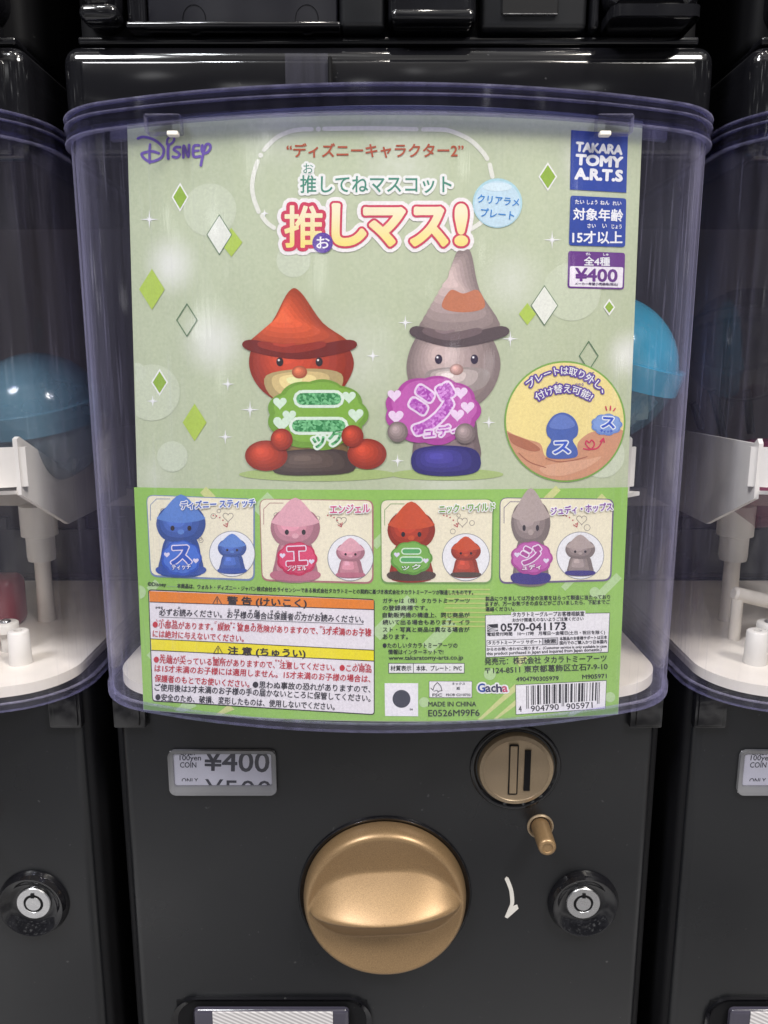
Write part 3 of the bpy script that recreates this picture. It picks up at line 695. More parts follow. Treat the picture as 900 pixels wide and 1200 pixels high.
a = art()                                               # background bubbles and the line round the heading
for x, y, r, c in ((246, 246, 31, (202, 210, 182)), (178, 460, 33, (202, 210, 182)), (160, 436, 11, (204, 212, 186)), (202, 535, 18, (204, 212, 186)), (670, 342, 34, (200, 208, 180)), (705, 533, 27, (204, 212, 186)), (344, 305, 20, (202, 210, 184)), (700, 178, 20, (203, 210, 185))):
    a.poly([(max(u, 150+(v-146)*.0276), v) for u, v in disc((x, y), r, 40)], c, 1)
pp(a, 'pale_bubble')
a = art(); WL = (229, 229, 216)
for pts in (((321, 267), (313, 261), (307, 253)), ((303, 248), (297, 231), (295.5, 216), (298, 201), (302, 189)), ((309.5, 175.5), (323, 162), (338, 154.7), (352, 151.8), (365, 151.5)),
            ((380, 151), (434, 150.4), (488, 151.5)), ((496, 151.7), (512, 151.8), (527, 153.3), (550, 163.3), (565, 177.5), (571, 186)), ((574, 193), (577, 207)), ((553, 268), (562, 262), (568, 256))):
    a.line(smooth(list(pts), False, 4), 5.2, WL, 2)
for p in ((305.5, 182), (373, 151.3)): a.poly(disc(p, 3, 14), WL, 2)
pp(a, 'heading_line')
# diamonds
def dia(x, y, w, h): return [(x, y-h), (x+w, y), (x, y+h), (x-w, y)]
G1, LM, OL, WH = (146, 179, 62), (178, 203, 84), (88, 122, 84), (240, 240, 234)
for x, y, w, h, st in ((271, 284, 13, 17, 'l'), (211, 231, 10, 17, 'g'), (257, 275, 15, 24, 'w'), (178, 339, 15, 24, 'l'), (219, 375, 12, 19, 'o'), (187, 448, 10, 16, 'g'), (228, 495, 14, 22, 'l'), (642, 207, 11, 17, 'g'), (618, 368, 10, 13, 'l'), (638, 358, 16, 24, 'w'), (714, 360, 7, 10, 'g'), (690, 417, 11, 17, 'o')):
    a = art()
    if st == 'g': a.poly(dia(x, y, w, h), WH, 3); a.poly(dia(x, y, w-2, h-3.2), G1, 4)
    elif st == 'l': a.poly(dia(x, y, w, h), LM, 3)
    elif st == 'w': a.poly(dia(x, y, w, h), OL, 4); a.poly(dia(x, y, w-1, h-1.6), (231, 233, 220), 5)
    else: a.line(dia(x, y, w, h), 1.1, OL, 4, True)
    pp(a, 'diamond_mark')
# sparkles
for x, y, r in ((175, 257, 11), (475, 378, 9), (437, 417, 8), (382, 543, 9), (267, 450, 8), (264, 512, 9), (293, 480, 11), (598, 397, 10), (573, 495, 8), (466, 540, 8), (647, 281, 11), (179, 470, 7), (310, 250, 5), (600, 470, 6)):
    a = art(); ps = []
    for k in range(4):
        an = k*PI/2; ps.append([(x+r*math.cos(an), y+r*math.sin(an)), (x+1.1*math.cos(an+PI/2), y+1.1*math.sin(an+PI/2)), (x-1.1*math.cos(an), y-1.1*math.sin(an)), (x-1.1*math.cos(an+PI/2), y-1.1*math.sin(an+PI/2))])
        an += PI/4; q = r*.5; ps.append([(x+q*math.cos(an), y+q*math.sin(an)), (x+.6*math.cos(an+PI/2), y+.6*math.sin(an+PI/2)), (x-.6*math.cos(an+PI/2), y-.6*math.sin(an+PI/2))])
    a.polys(ps, (244, 244, 240), 3); pp(a, 'sparkle_mark')

# script logo, top left
a = art(); PU = (112, 88, 172)
S = lambda *p: [(150+x/4.5, 120+y/4.5) for x, y in p]
for pts, w in ((S((52, 190), (78, 182), (120, 190), (160, 212), (188, 246), (180, 285), (150, 305), (115, 312), (85, 295), (72, 272), (95, 262), (130, 258), (162, 268)), 3.2), (S((116, 222), (113, 262), (114, 318)), 3.0),
               (S((214, 222), (210, 262), (212, 296)), 3.4), (S((205, 222), (208, 195), (228, 180), (244, 190), (236, 210), (215, 226)), 2.6),
               (S((275, 236), (252, 236), (242, 250), (262, 262), (272, 276), (258, 290), (236, 286)), 3.2), (S((292, 290), (294, 228), (318, 286), (322, 224)), 3.2),
               (S((374, 226), (346, 232), (346, 284), (380, 284)), 3.2), (S((348, 256), (372, 254)), 2.8), (S((392, 226), (388, 250), (398, 268), (420, 262), (434, 240), (430, 222), (412, 222), (402, 250), (392, 290), (384, 332)), 3.2)):
    a.line(smooth(pts, False, 4), w, PU, 4)
pp(a, 'script_logo')
# heading
a = art(); a.text('“ディズニーキャラクター2”', (336, 184.5), (543, 184.5), 16.5, (178, 88, 58), 4, .022); pp(a, 'heading_text')
a = art(); GT = (74, 142, 118)
a.text('推してねマスコット', (352, 226), (529, 226), 20.5, GT, 5, .012, stroke=[(3.2, (238, 238, 232), 4)]); a.text('お', (355.5, 203), (367, 203), 11.5, GT, 5, .006, stroke=[(2.6, (238, 238, 232), 4)]); pp(a, 'subheading_text')
tt = art(); yf = art()
M_yel, nt, b = newmat('yellow_gradient_ink'); tc = nt.nodes.new('ShaderNodeTexCoord'); sp = nt.nodes.new('ShaderNodeSeparateXYZ'); nt.links.new(tc.outputs['Generated'], sp.inputs[0])
r = ramp(nt, sp.outputs['Z'], [(.1, L3((248, 224, 128))), (.8, L3((246, 234, 196)))]); nt.links.new(r.outputs[0], b.inputs['Base Color']); setp(b, Roughness=.6)
wps, pps = [], []
for ch, x0, y1, x1, y0, bo in (('推', 334, 241.5, 378, 289.5, .02), ('し', 391, 240.5, 427, 286, .05), ('マ', 428, 245, 473, 286.5, .045), ('ス', 483, 244.5, 523, 286.5, .045), ('!', 535, 241, 546, 286, .03)):
    vs, fs = text_mesh(ch, 0, 6)
    ax = [v[0] for v in vs]; ay = [v[1] for v in vs]; x_0, x_1, y_0, y_1 = min(ax), max(ax), min(ay), max(ay)
    P = [(x0+(x-x_0)/(x_1-x_0)*(x1-x0), y0-(y-y_0)/(y_1-y_0)*(y0-y1)) for x, y in vs]
    wps += outline(P, fs, 9.8); pps += outline(P, fs, 5.2); g = .9 if ch == '推' else 2.6
    yf.raw(*union(outline(P, fs, g), 10), M_yel, 7)
tt.polys(wps, (240, 236, 232), 4); tt.polys(pps, (206, 66, 92), 6)
tt.poly(disc((378, 284.5), 12, 32), (98, 68, 158), 8); tt.text('お', (371, 291), (386, 291), 13.5, (244, 240, 246), 9, .02)
o = pp(tt, 'title_lettering'); pp(yf, 'letter_fill', o)
# bubble
a = art(); a.poly(disc((583, 238), 29, 48), (176, 214, 222), 4); a.poly(disc((583, 239), 27, 48), (196, 221, 231), 5); a.poly(disc((583, 219), 17, 30, 5), (214, 233, 238), 6)
a.text('クリアラメ', (559.5, 237), (608, 242), 9.5, (52, 134, 204), 7, .02); a.text('プレート', (563, 253.5), (602, 257.5), 10, (52, 134, 204), 7, .02); pp(a, 'blue_bubble')

# maker logo, age and price boxes
BL_, WT = (38, 68, 156), (240, 240, 246)
a = art(); a.poly([(669.4, 152.4), (736, 157), (734, 225.8), (668, 222)], BL_, 4)
a.text('TAKARA', (675, 177), (728.7, 181), 10.4, WT, 5, .085); a.text('TOMY', (675, 192.5), (728.7, 196), 11.5, WT, 5, .09); a.text('A.R.T.S', (674, 209.5), (728.7, 212.3), 12.3, WT, 5, .085); pp(a, 'maker_logo')
a = art(); a.poly(rquad((668.6, 229), (734, 232.5), (732.6, 289.6), (666.7, 287.5), 3.5), BL_, 4)
for s, x0, x1, y in (('たい', 674, 684.5, 239), ('しょう', 688, 700, 239.5), ('ねん', 703.5, 714, 240), ('れい', 718, 728, 240.7), ('さい', 688.5, 698, 267), ('い', 706, 711, 267.2), ('じょう', 717, 728.4, 268)): a.text(s, (x0, y), (x1, y), 5, WT, 5, .01)
a.text('対象年齢', (671.8, 257.6), (729.7, 259.5), 14, WT, 5, .026); a.text('15才以上', (671, 285), (729, 285.4), 14.2, WT, 5, .026); pp(a, 'age_label')
a = art(); PP = (104, 52, 132); a.poly(rquad((666, 294), (732.6, 296.3), (731.2, 339.2), (665, 337.5), 3.5), PP, 4); a.poly(rquad((668, 311.8), (730.4, 313.2), (729.4, 337.2), (667.2, 335.6), 2), (238, 232, 238), 5)
for s, x0, x1, y in (('ぜん', 686.5, 692, 299), ('しゅ', 707, 713, 299.6)): a.text(s, (x0, y), (x1, y), 3, WT, 5, .01)
a.text('全4種', (684.3, 311), (714.5, 311.6), 10.2, WT, 5, .026); a.text('¥400', (674.3, 329.2), (723, 330.3), 14.8, PP, 6, .045); a.text('メーカー希望小売価格(税込)', (673.8, 334.6), (724, 335.4), 3.8, (70, 50, 90), 6, .01); pp(a, 'price_label')

# plain stand-in figures (soft rounded toy shapes) with their name plates
def shade(a, pts, col, l, steps=6, hi=(-.22, -.25), k=.34):
    """a printed rounded form: nested tones towards the lit side"""
    cx = sum(p[0] for p in pts)/len(pts); cy = sum(p[1] for p in pts)/len(pts)
    w = max(p[0] for p in pts)-min(p[0] for p in pts); h = max(p[1] for p in pts)-min(p[1] for p in pts)
    tx, ty = cx+hi[0]*w*.6, cy+hi[1]*h*.6
    for i in range(steps):
        t = i/(steps-1) if steps > 1 else 0; sc = 1-.80*t
        c = tuple(int(max(0, min(255, v*(1-k*.62+k*1.05*t)+(14*t)))) for v in col)
        ox, oy = cx+(tx-cx)*t, cy+(ty-cy)*t
        a.poly([(ox+(x-cx)*sc, oy+(y-cy)*sc) for x, y in pts], c, l+.12*i)
def scallop(cx, cy, rx, ry, n=9, amp=.07, a0=0):
    return [(cx+rx*(1+amp*abs(math.cos(n*t/2+a0))-amp)*math.cos(t), cy+ry*(1+amp*abs(math.cos(n*t/2+a0))-amp)*math.sin(t)) for t in (2*PI*k/90 for k in range(90))]
def heart(x, y, s): return [(x+s*(.0625*16*math.sin(t)**3), y-s*.0625*(13*math.cos(t)-5*math.cos(2*t)-2*math.cos(3*t)-math.cos(4*t))) for t in (2*PI*k/24 for k in range(24))]
def glitter(base, bright, sc=900):
    m, nt, b = newmat('glitter_ink'); v = nt.nodes.new('ShaderNodeTexVoronoi'); tc = nt.nodes.new('ShaderNodeTexCoord'); v.inputs['Scale'].default_value = sc; nt.links.new(tc.outputs['Object'], v.inputs['Vector'])
    r = ramp(nt, v.outputs['Color'], [(.35, L3(base)), (.75, L3(bright))]); nt.links.new(r.outputs[0], b.inputs['Base Color']); setp(b, Roughness=.5); return m
GG = glitter((40, 130, 66), (128, 204, 140)); GP = glitter((176, 70, 178), (222, 150, 222))
a = art(); sh = (170, 190, 120)
a.poly(disc((372, 556), 92, 40, 8), sh, 3)
R_, R2 = (186, 62, 32), (206, 84, 44)
shade(a, smooth([(366, 452), (398, 470), (406, 510), (400, 545), (330, 545), (322, 505), (330, 468)]), (150, 120, 70), 4)
shade(a, smooth([(350, 384), (394, 392), (414, 420), (408, 446), (386, 470), (350, 476), (318, 466), (298, 446), (292, 420), (306, 392)]), R_, 5, 8)
shade(a, smooth([(312, 440), (360, 432), (400, 438), (394, 462), (360, 474), (320, 466)]), (232, 206, 140), 6, 4)
shade(a, smooth([(338, 342), (352, 342), (378, 378), (408, 402), (372, 414), (318, 412), (292, 402), (318, 378)]), R2, 7, 7)
shade(a, smooth([(292, 398), (350, 406), (410, 398), (412, 410), (350, 421), (290, 410)]), (150, 46, 26), 8, 3)
for x in (328, 374): a.poly(disc((x, 424), 4.2, 20, 5.2), (44, 34, 32), 7.9); a.poly(disc((x-1.3, 422), 1.3, 10), (240, 236, 230), 8.2)
shade(a, disc((351, 436), 9, 24, 7.5), (214, 112, 72), 8, 5)
shade(a, smooth([(326, 532), (368, 526), (408, 530), (414, 552), (368, 557), (322, 554)]), (92, 76, 66), 8, 5)
for p, rx, ry in (((312, 534), 25, 18), ((430, 532), 23, 18)): shade(a, disc(p, rx, 28, ry), R_, 9, 6)
for p in ((330, 515), (413, 511)): shade(a, disc(p, 13, 24), R_, 15, 5)
fg = pp(a, 'printed_figure')
a = art(); a.poly(scallop(372, 486, 60, 42), (116, 160, 56), 9); a.poly(scallop(373, 484, 54, 37), (132, 178, 66), 10)
for x0, x1, y in ((354, 393, 467.5), (349, 398, 499)): a.line([(x0, y), (x1, y)], 21, (226, 240, 222), 11); a.line([(x0, y), (x1, y)], 14, GG, 12)
a.text('ック', (368, 525), (402, 520), 16, GG, 12, .05, stroke=[(2.6, (226, 240, 222), 11)])
for x, y, s in ((328, 472, 8), (339, 487, 8), (330, 496, 10), (409, 465, 8), (417, 486, 9)): a.poly(heart(x, y, s), (216, 236, 212), 11, 0)
pp(a, 'name_plate', fg)
a = art(); a.poly(disc((524, 556), 66, 36, 7), sh, 3)
Gy, Gy2 = (160, 142, 138), (178, 160, 154)
shade(a, smooth([(522, 470), (552, 480), (560, 510), (558, 542), (490, 542), (486, 510), (494, 480)]), (150, 130, 128), 4)
shade(a, smooth([(532, 378), (568, 386), (586, 420), (580, 452), (560, 474), (530, 480), (500, 474), (480, 450), (478, 418), (496, 386)]), (172, 152, 146), 5, 8)
shade(a, smooth([(500, 436), (532, 430), (572, 434), (566, 454), (530, 462), (504, 454)]), (204, 188, 180), 6, 4)
shade(a, smooth([(543, 294), (552, 296), (562, 340), (586, 386), (534, 398), (490, 386), (524, 340), (534, 298)]), (178, 158, 152), 7, 7)
a.poly(smooth([(528, 340), (543, 344), (560, 340), (568, 360), (543, 366), (518, 360)]), (196, 122, 86), 8)
shade(a, smooth([(488, 382), (534, 392), (588, 382), (592, 394), (534, 407), (484, 394)]), (112, 94, 94), 9, 3)
for x in (514, 556): a.poly(disc((x, 421), 4.4, 20, 5.6), (52, 40, 60), 7.9); a.poly(disc((x-1.4, 418.8), 1.4, 10), (240, 236, 240), 8.2)
shade(a, disc((535, 433), 8, 24, 6.5), (206, 160, 148), 8, 5)
shade(a, smooth([(486, 528), (522, 522), (558, 528), (560, 552), (522, 558), (486, 552)]), (62, 56, 140), 8, 5)
for p in ((466, 506), (545, 508)): shade(a, disc(p, 12, 24), Gy, 15, 5)
fg = pp(a, 'printed_figure')
a = art(); a.poly(scallop(507, 481, 57, 41), (176, 72, 156), 9); a.poly(scallop(508, 479, 51, 36), (196, 98, 176), 10)
a.text('ジ', (484, 507), (532, 505), 54, GP, 12, .06, stroke=[(2.4, (240, 220, 238), 11)]); a.text('ュディ', (498, 513), (541, 509), 12, GP, 14, .03, stroke=[(2.2, (240, 220, 238), 13)])
for x, y, s in ((462, 463, 8), (464, 488, 9), (540, 460, 8), (548, 477, 8), (536, 486, 8)): a.poly(heart(x, y, s), (238, 214, 236), 11, 0)
pp(a, 'name_plate', fg)

# round inset with the hand
a = art(); c0 = (662, 494); a.poly(disc(c0, 71, 64), (126, 172, 78), 4); a.poly(disc(c0, 69, 64), (242, 222, 148), 5)
def inside(pts, c, r): return [(c[0]+(x-c[0])*min(1, r/max(1e-6, math.dist((x, y), c))), c[1]+(y-c[1])*min(1, r/max(1e-6, math.dist((x, y), c)))) for x, y in pts]
Q = lambda *p: [(570+x/4.737, 400+y/4.737) for x, y in p]
hand = smooth(Q((90, 495), (160, 520), (230, 545), (300, 570), (330, 640), (420, 650), (500, 625), (510, 560), (580, 505), (660, 500), (760, 495), (780, 600), (700, 720), (560, 790), (420, 800), (280, 780), (170, 700), (90, 600)))
a.poly(inside(hand, c0, 69), (208, 152, 118), 6)
a.poly(inside(smooth(Q((110, 510), (180, 530), (250, 560), (300, 600), (250, 610), (150, 570))), c0, 68), (176, 112, 84), 7)
a.poly(inside(smooth(Q((300, 700), (420, 672), (560, 655), (640, 640), (560, 700), (430, 745), (330, 740))), c0, 68), (220, 170, 138), 7)
for pts in (Q((330, 650), (400, 668), (480, 660), (560, 640)), Q((180, 620), (240, 670), (330, 700))): a.line(smooth(pts, False, 4), 1, (172, 108, 84), 8)
B1, B2 = (78, 104, 176), (104, 128, 196)
a.poly(smooth(Q((425, 395), (480, 420), (508, 470), (505, 520), (480, 550), (505, 600), (490, 645), (350, 648), (335, 600), (360, 550), (338, 520), (335, 470), (370, 415))), B1, 9)
a.poly(smooth(Q((420, 405), (470, 430), (490, 470), (420, 490), (350, 475), (375, 425))), B2, 10)
a.text('ス', Q((375, 622))[0], Q((462, 618))[0], 13, (64, 96, 196), 12, .05, stroke=[(1.6, (226, 232, 246), 11)])
a.poly(scallop(*Q((668, 462))[0], 18.5, 13, 9, .09), (112, 144, 206), 9); a.poly(scallop(*Q((668, 460))[0], 16.5, 11.3, 9, .09), (132, 162, 218), 10)
a.text('ス', Q((640, 478))[0], Q((710, 482))[0], 12, (58, 92, 198), 12, .05, stroke=[(1.4, (230, 236, 248), 11)]); a.text('ティッチ', Q((632, 506))[0], Q((700, 510))[0], 3.6, (58, 92, 198), 12, .03)
RD = (206, 58, 92)
a.line(smooth(Q((540, 596), (580, 600), (600, 570), (585, 548), (572, 562), (556, 552), (552, 572), (580, 598), (620, 590), (645, 550)), False, 4), 1.6, RD, 9); a.line(Q((632, 556), (650, 538), (655, 560)), 1.6, RD, 9)
for p, q in (((662, 362), (668, 382)), ((690, 360), (688, 382)), ((716, 372), (706, 386))): a.line(Q(p, q), 1.5, RD, 9)
PV = (98, 74, 156)
a.text('プレートは取り外し、', (621, 455), (706, 461), 9.5, (250, 246, 250), 12, .012, bow=19, stroke=[(1.8, PV, 11)])
a.text('付け替え可能!', (630.5, 470), (691, 470), 9.5, (250, 246, 250), 12, .012, bow=10, stroke=[(1.8, PV, 11)])
for s, x, y in (('と', 674, 432), ('はず', 693, 439), ('つ', 631, 459), ('か', 652, 450), ('かのう', 679, 452)): a.text(s, (x-2*len(s)+1, y), (x+1.6*len(s), y), 3, PV, 12, 0)
pp(a, 'round_inset')

# lower green band with stripes
band_top = edge_pts((157, 571), (736, 571), -3); bt = [(x, y-.6) for x, y in bot]; bt[0] = (bt[0][0]+.4, bt[0][1]); bt[-1] = (bt[-1][0]-.4, bt[-1][1])
mm, nt, b = newmat('green_print'); n2 = nz(nt, 10, 3); n1 = nz(nt, 800, 2)
r1 = ramp(nt, n2.outputs['Fac'], [(.3, L3((146, 193, 90))), (.7, L3((154, 199, 98)))])
mx = nt.nodes.new('ShaderNodeMixRGB'); mx.blend_type = 'OVERLAY'; mx.inputs[0].default_value = .14; nt.links.new(r1.outputs[0], mx.inputs[1]); nt.links.new(n1.outputs['Fac'], mx.inputs[2])
nt.links.new(mx.outputs[0], b.inputs['Base Color']); setp(b, Roughness=.55, Specular_IOR_Level=.3)
a = art(); a.poly(band_top+bt[::-1], mm, 1, 8); pp(a, 'green_band')
a = art(); LG, CR = (182, 211, 154), (208, 213, 142)
def stripe(x, y, ln, w, col, ang=-45):
    an = math.radians(ang); dx, dy = math.cos(an), math.sin(an); ox, oy = -dy*w/2, dx*w/2
    q_ = [(x+ox, y+oy), (x-ox, y-oy), (x+dx*ln-ox, y+dy*ln-oy), (x+dx*ln+ox, y+dy*ln+oy)]
    lim = lambda x: 832 + 5*(x-168)/556 + 44*max(0, ((x-168)/556)*(1-(x-168)/556)) - 1.2
    a.poly([(max(x, 161.5+(y-640)*.032), min(y, lim(x))) for x, y in q_], col, 2)
for s in ((178, 640, 45, 12, LG), (240, 583, 10, 16, CR), (175, 692, 14, 9, LG), (176, 772, 30, 12, LG), (210, 838, 22, 14, LG), (256, 844, 22, 9, CR), (440, 745, 60, 15, LG), (500, 760, 44, 15, LG), (562, 848, 62, 7, CR), (580, 849, 42, 6, CR), (606, 778, 14, 9, CR), (700, 700, 36, 9, LG), (660, 690, 20, 7, LG), (690, 600, 26, 9, CR), (668, 842, 18, 9, LG), (466, 620, 20, 12, LG), (300, 600, 26, 14, LG), (438, 640, 30, 10, LG), (640, 586, 20, 8, CR)): stripe(*s)
for k in range(9): y = 690+k*5.4; a.poly([(524-k*.8, y), (574+k*.5, y), (574+k*.5, y+1.6), (524-k*.8, y+1.6)], (190, 204, 116), 3)
for x, y, r in ((163, 694, 8), (697, 694, 6), (497, 823, 6), (715, 817, 6), (574, 790, 7)): a.poly([(max(u, 161.9+(v-640)*.03), v) for u, v in disc((x, y), r, 24)], LG, 3)
pp(a, 'band_stripe')

# product cards
def pawn(a, cx, top, w, h, c1, c2, base, l):
    X = lambda u: cx+u*w; Y = lambda v: top+v*h
    shade(a, smooth([(X(0), Y(.42)), (X(.30), Y(.5)), (X(.40), Y(.72)), (X(.40), Y(1)), (X(-.40), Y(1)), (X(-.40), Y(.72)), (X(-.30), Y(.5))]), c1, l, 4)
    shade(a, smooth([(X(0), Y(.04)), (X(.36), Y(.10)), (X(.5), Y(.30)), (X(.36), Y(.5)), (X(0), Y(.56)), (X(-.36), Y(.5)), (X(-.5), Y(.30)), (X(-.36), Y(.10))]), c1, l+.7, 5)
    a.poly(smooth([(X(-.40), Y(.16)), (X(0), Y(-.10)), (X(.40), Y(.16)), (X(.46), Y(.24)), (X(0), Y(.29)), (X(-.46), Y(.24))]), c2, l+1.6)
    for u in (-.17, .17): a.poly(disc((X(u), Y(.36)), w*.042, 12, h*.036), (48, 40, 44), l+2, 0)
    a.poly(disc((X(0), Y(.41)), w*.07, 14, h*.035), c2, l+2.1, 0)
    if base: a.poly(smooth([(X(-.42), Y(.88)), (X(.42), Y(.88)), (X(.45), Y(.98)), (X(0), Y(1.01)), (X(-.45), Y(.98))]), base, l+1.6)
cards = (
 ((171.3, 579.7), (298.6, 584.5), (298.6, 681), (176, 676), (120, 140, 178), ('ディズニー スティッチ', (212, 597), (299, 593.5), 9.5, (72, 104, 190)), (212, 588, 58, 86, (70, 104, 184), (96, 136, 206), (52, 84, 164)), (212.5, 654, 24, 21, (52, 90, 186), (78, 120, 210)), 'ス', 'ティッチ', (272, 649, 27)),
 ((304, 584.5), (437.8, 586), (437.8, 684.4), (306.6, 681), (178, 118, 118), ('エンジェル', (387, 602), (433.5, 600.5), 10, (214, 96, 138)), (346, 592, 58, 88, (214, 146, 160), (226, 170, 180), (190, 116, 134)), (348, 655, 24, 20, (198, 44, 86), (220, 74, 112)), 'エ', 'ンジェル', (410.7, 654, 27)),
 ((445.8, 585.5), (579, 584.5), (577, 684.4), (446.4, 684.4), (116, 158, 82), ('ニック・ワイルド', (515, 601.5), (580, 598.5), 9.5, (122, 172, 62)), (482, 596, 56, 84, (184, 62, 36), (204, 84, 48), (78, 62, 54)), (482, 654, 25, 20, (98, 154, 62), (124, 178, 82)), 'ニ', 'ック', (546, 653, 28)),
 ((585.7, 583), (719.7, 584.5), (716.5, 681), (585, 684.4), (112, 98, 132), ('ジュディ・ホップス', (646, 604), (718, 598), 9.5, (140, 84, 168)), (622, 582, 46, 102, (160, 144, 140), (180, 164, 158), (62, 54, 130)), (623, 654, 25, 20, (172, 72, 150), (196, 100, 176)), 'ジ', 'ュディ', (680, 651, 28)))
for TL, TR, BR, BL, fr, ttl, fig, plate, k1, k2, ins in cards:
    a = art(); a.poly(rquad(TL, TR, BR, BL, 9), fr, 4); i = lambda p, dx, dy: (p[0]+dx, p[1]+dy)
    a.poly(rquad(i(TL, .9, .9), i(TR, -1.8, 1), i(BR, -1.8, -2.2), i(BL, 1.2, -2.2), 8), (240, 232, 204), 5)
    a.line([i(TL, 5, 30), i(TL, 5, 12), i(TL, 12, 5), i(TL, 28, 5)], .7, fr, 6)
    for k in range(5):
        x, y = TL[0]+random.uniform(60, 118), TL[1]+random.uniform(14, 88)
        if math.dist((x, y), ins[:2]) > ins[2]+5: a.line(disc((x, y), random.uniform(2, 3.6), 16), .6, (150, 140, 130), 6, True)
    x, y = TL[0]+96, TL[1]+26; a.line(heart(x, y, 6), .7, (150, 140, 130), 6, True); a.line(heart(TL[0]+22, TL[1]+20, 5), .7, (150, 140, 130), 6, True)
    for k in range(5): t = k/4; a.poly(disc((fig[0]+38+15*t, 604+10*t*t), .9, 8), (190, 80, 90), 7, 0)
    ax, ay = fig[0]+54, 616; a.line([(ax-4, ay-1), (ax, ay+1.5), (ax+1, ay-3.5)], 1, (190, 80, 90), 7)
    card = pp(a, 'product_card')
    a = art(); a.text(ttl[0], ttl[1], ttl[2], ttl[3], ttl[4], 17, .03, stroke=[(1.1, (246, 244, 240), 16)]); pp(a, 'card_title', card)
    a = art(); cx, top_, w, h, c1, c2, bs = fig; pawn(a, cx, top_, w, h, c1, c2, bs, 7); pp(a, 'printed_figure', card)
    a = art(); a.poly(scallop(*plate[:4]), plate[4], 10); a.poly(scallop(plate[0], plate[1]-.8, plate[2]-2.4, plate[3]-2.2), plate[5], 11)
    px, py = plate[0], plate[1]
    if k1 == 'ニ':
        for q, l in ((-8, 8), (2, 10)): a.line([(px-l, py+q), (px+l, py+q)], 8, (214, 236, 208), 12); a.line([(px-l, py+q), (px+l, py+q)], 5, (92, 170, 104), 13)
    else: a.text(k1, (px-11, py+7), (px+11, py+6), 20, plate[4], 13, .06, stroke=[(1.3, (238, 226, 240), 12)])
    a.text(k2, (px-11, py+14), (px+11, py+13), 6, (246, 240, 246), 15, .03, stroke=[(.8, plate[4], 14)])
    for q in (-17, 17): a.poly(heart(px+q, py-4 if q < 0 else py+3, 3.4), (228, 220, 238), 12, 0)
    pp(a, 'name_plate', card)
    a = art(); cx, cy, r = ins; a.poly(disc((cx, cy), r, 40), (150, 150, 156), 7); a.poly(disc((cx, cy), r-.8, 40), (238, 238, 240), 8)
    n = len(a.v)
    b_ = art(); pawn(b_, cx, cy-r*.72, r*1.25, r*1.55, c1, c2, bs, 9); b_.v and None
    pp(a, 'portrait_disc', card); pp(b_, 'printed_figure', card)

# licence line
a = art(); KT = (40, 46, 44)
a.text('©Disney', (173, 688), (194.5, 688.6), 6, KT, 4, .004); a.line([(196, 687), (207, 687.5)], .6, (150, 180, 140), 4)
a.text('本商品は、ウォルト・ディズニー・ジャパン株式会社のライセンシーである株式会社タカラトミーとの契約に基づき株式会社タカラトミーアーツが製造したものです。', (207.4, 689.2), (554.5, 697), 5.6, KT, 4, .006, bow=-2, res=2); pp(a, 'licence_text')

# warning panel
a = art(); RDt = (198, 50, 62)
TL, TR, BR, BL = (173.5, 690.6), (439, 702), (439, 838), (178.4, 822)
def col_at(t, side):
    return lerp(TL, BL, t) if side == 0 else lerp(TR, BR, t)
a.poly(rquad(TL, TR, BR, BL, 4), (46, 40, 38), 4)
a.poly(rquad((174.6, 692), (438, 703.2), (438, 836.8), (179.4, 820.8), 3.4), (236, 230, 234), 5)
a.poly([(174.8, 692.6), (438, 703.4), (438, 714), (175.4, 705)], (234, 134, 44), 6); a.line([(175.4, 705.4), (438, 714.4)], .8, (46, 40, 38), 7)
a.poly([(176.8, 748.6), (438, 762), (438, 774.6), (177.6, 762)], (246, 226, 34), 6); a.line([(176.8, 748.6), (438, 762)], .9, (46, 40, 38), 7); a.line([(177.6, 762), (438, 774.6)], .9, (46, 40, 38), 7)
for x, y in ((254.5, 708), (255.5, 766)):
    a.line([(x, y-9), (x+5.4, y), (x-5.4, y)], .8, (46, 40, 38), 8, True); a.line([(x, y-6.2), (x, y-2.8)], 1, (46, 40, 38), 8); a.poly(disc((x, y-1.4), .6, 8), (46, 40, 38), 8, 0)
a.text('警 告 (けいこく)', (266, 709.8), (359, 713.2), 11, (46, 36, 34), 8, .035); a.text('注 意 (ちゅうい)', (267, 768.6), (357.6, 772), 11, (46, 40, 34), 8, .035)
KB = (48, 46, 54)
def tl(s, L, R, col, h=8.6): a.text(s, L, R, h, col, 8, .006, res=2)
tl('必ずお読みください。お子様の場合は保護者の方がお読みください。', (186.4, 721.4), (426, 730.2), KB); a.line([(186.4, 723), (426, 731.6)], .5, (90, 88, 96), 8)
tl('●小部品があります。誤飲・窒息の危険がありますので、3才未満のお子様', (178.8, 736), (435, 746), RDt); tl('には絶対に与えないでください。', (178.8, 746.6), (285.5, 752.6), RDt)
tl('●先端が尖っている箇所がありますので、注意してください。●この商品', (180, 777), (435, 788.4), RDt); tl('は15才未満のお子様には適用しません。15才未満のお子様の場合は、', (181, 787.2), (434, 800), RDt)
tl('保護者のもとでお使いください。', (181, 799), (292, 806), RDt); tl('●思わぬ事故の恐れがありますので、', (296, 806.4), (434, 812), KB)
tl('ご使用後は3才未満のお子様の手の届かないところに保管してください。', (181, 809.6), (434, 822.6), KB); tl('●安全のため、破損、変形したものは、使用しないでください。', (182, 821), (392, 832.4), KB)
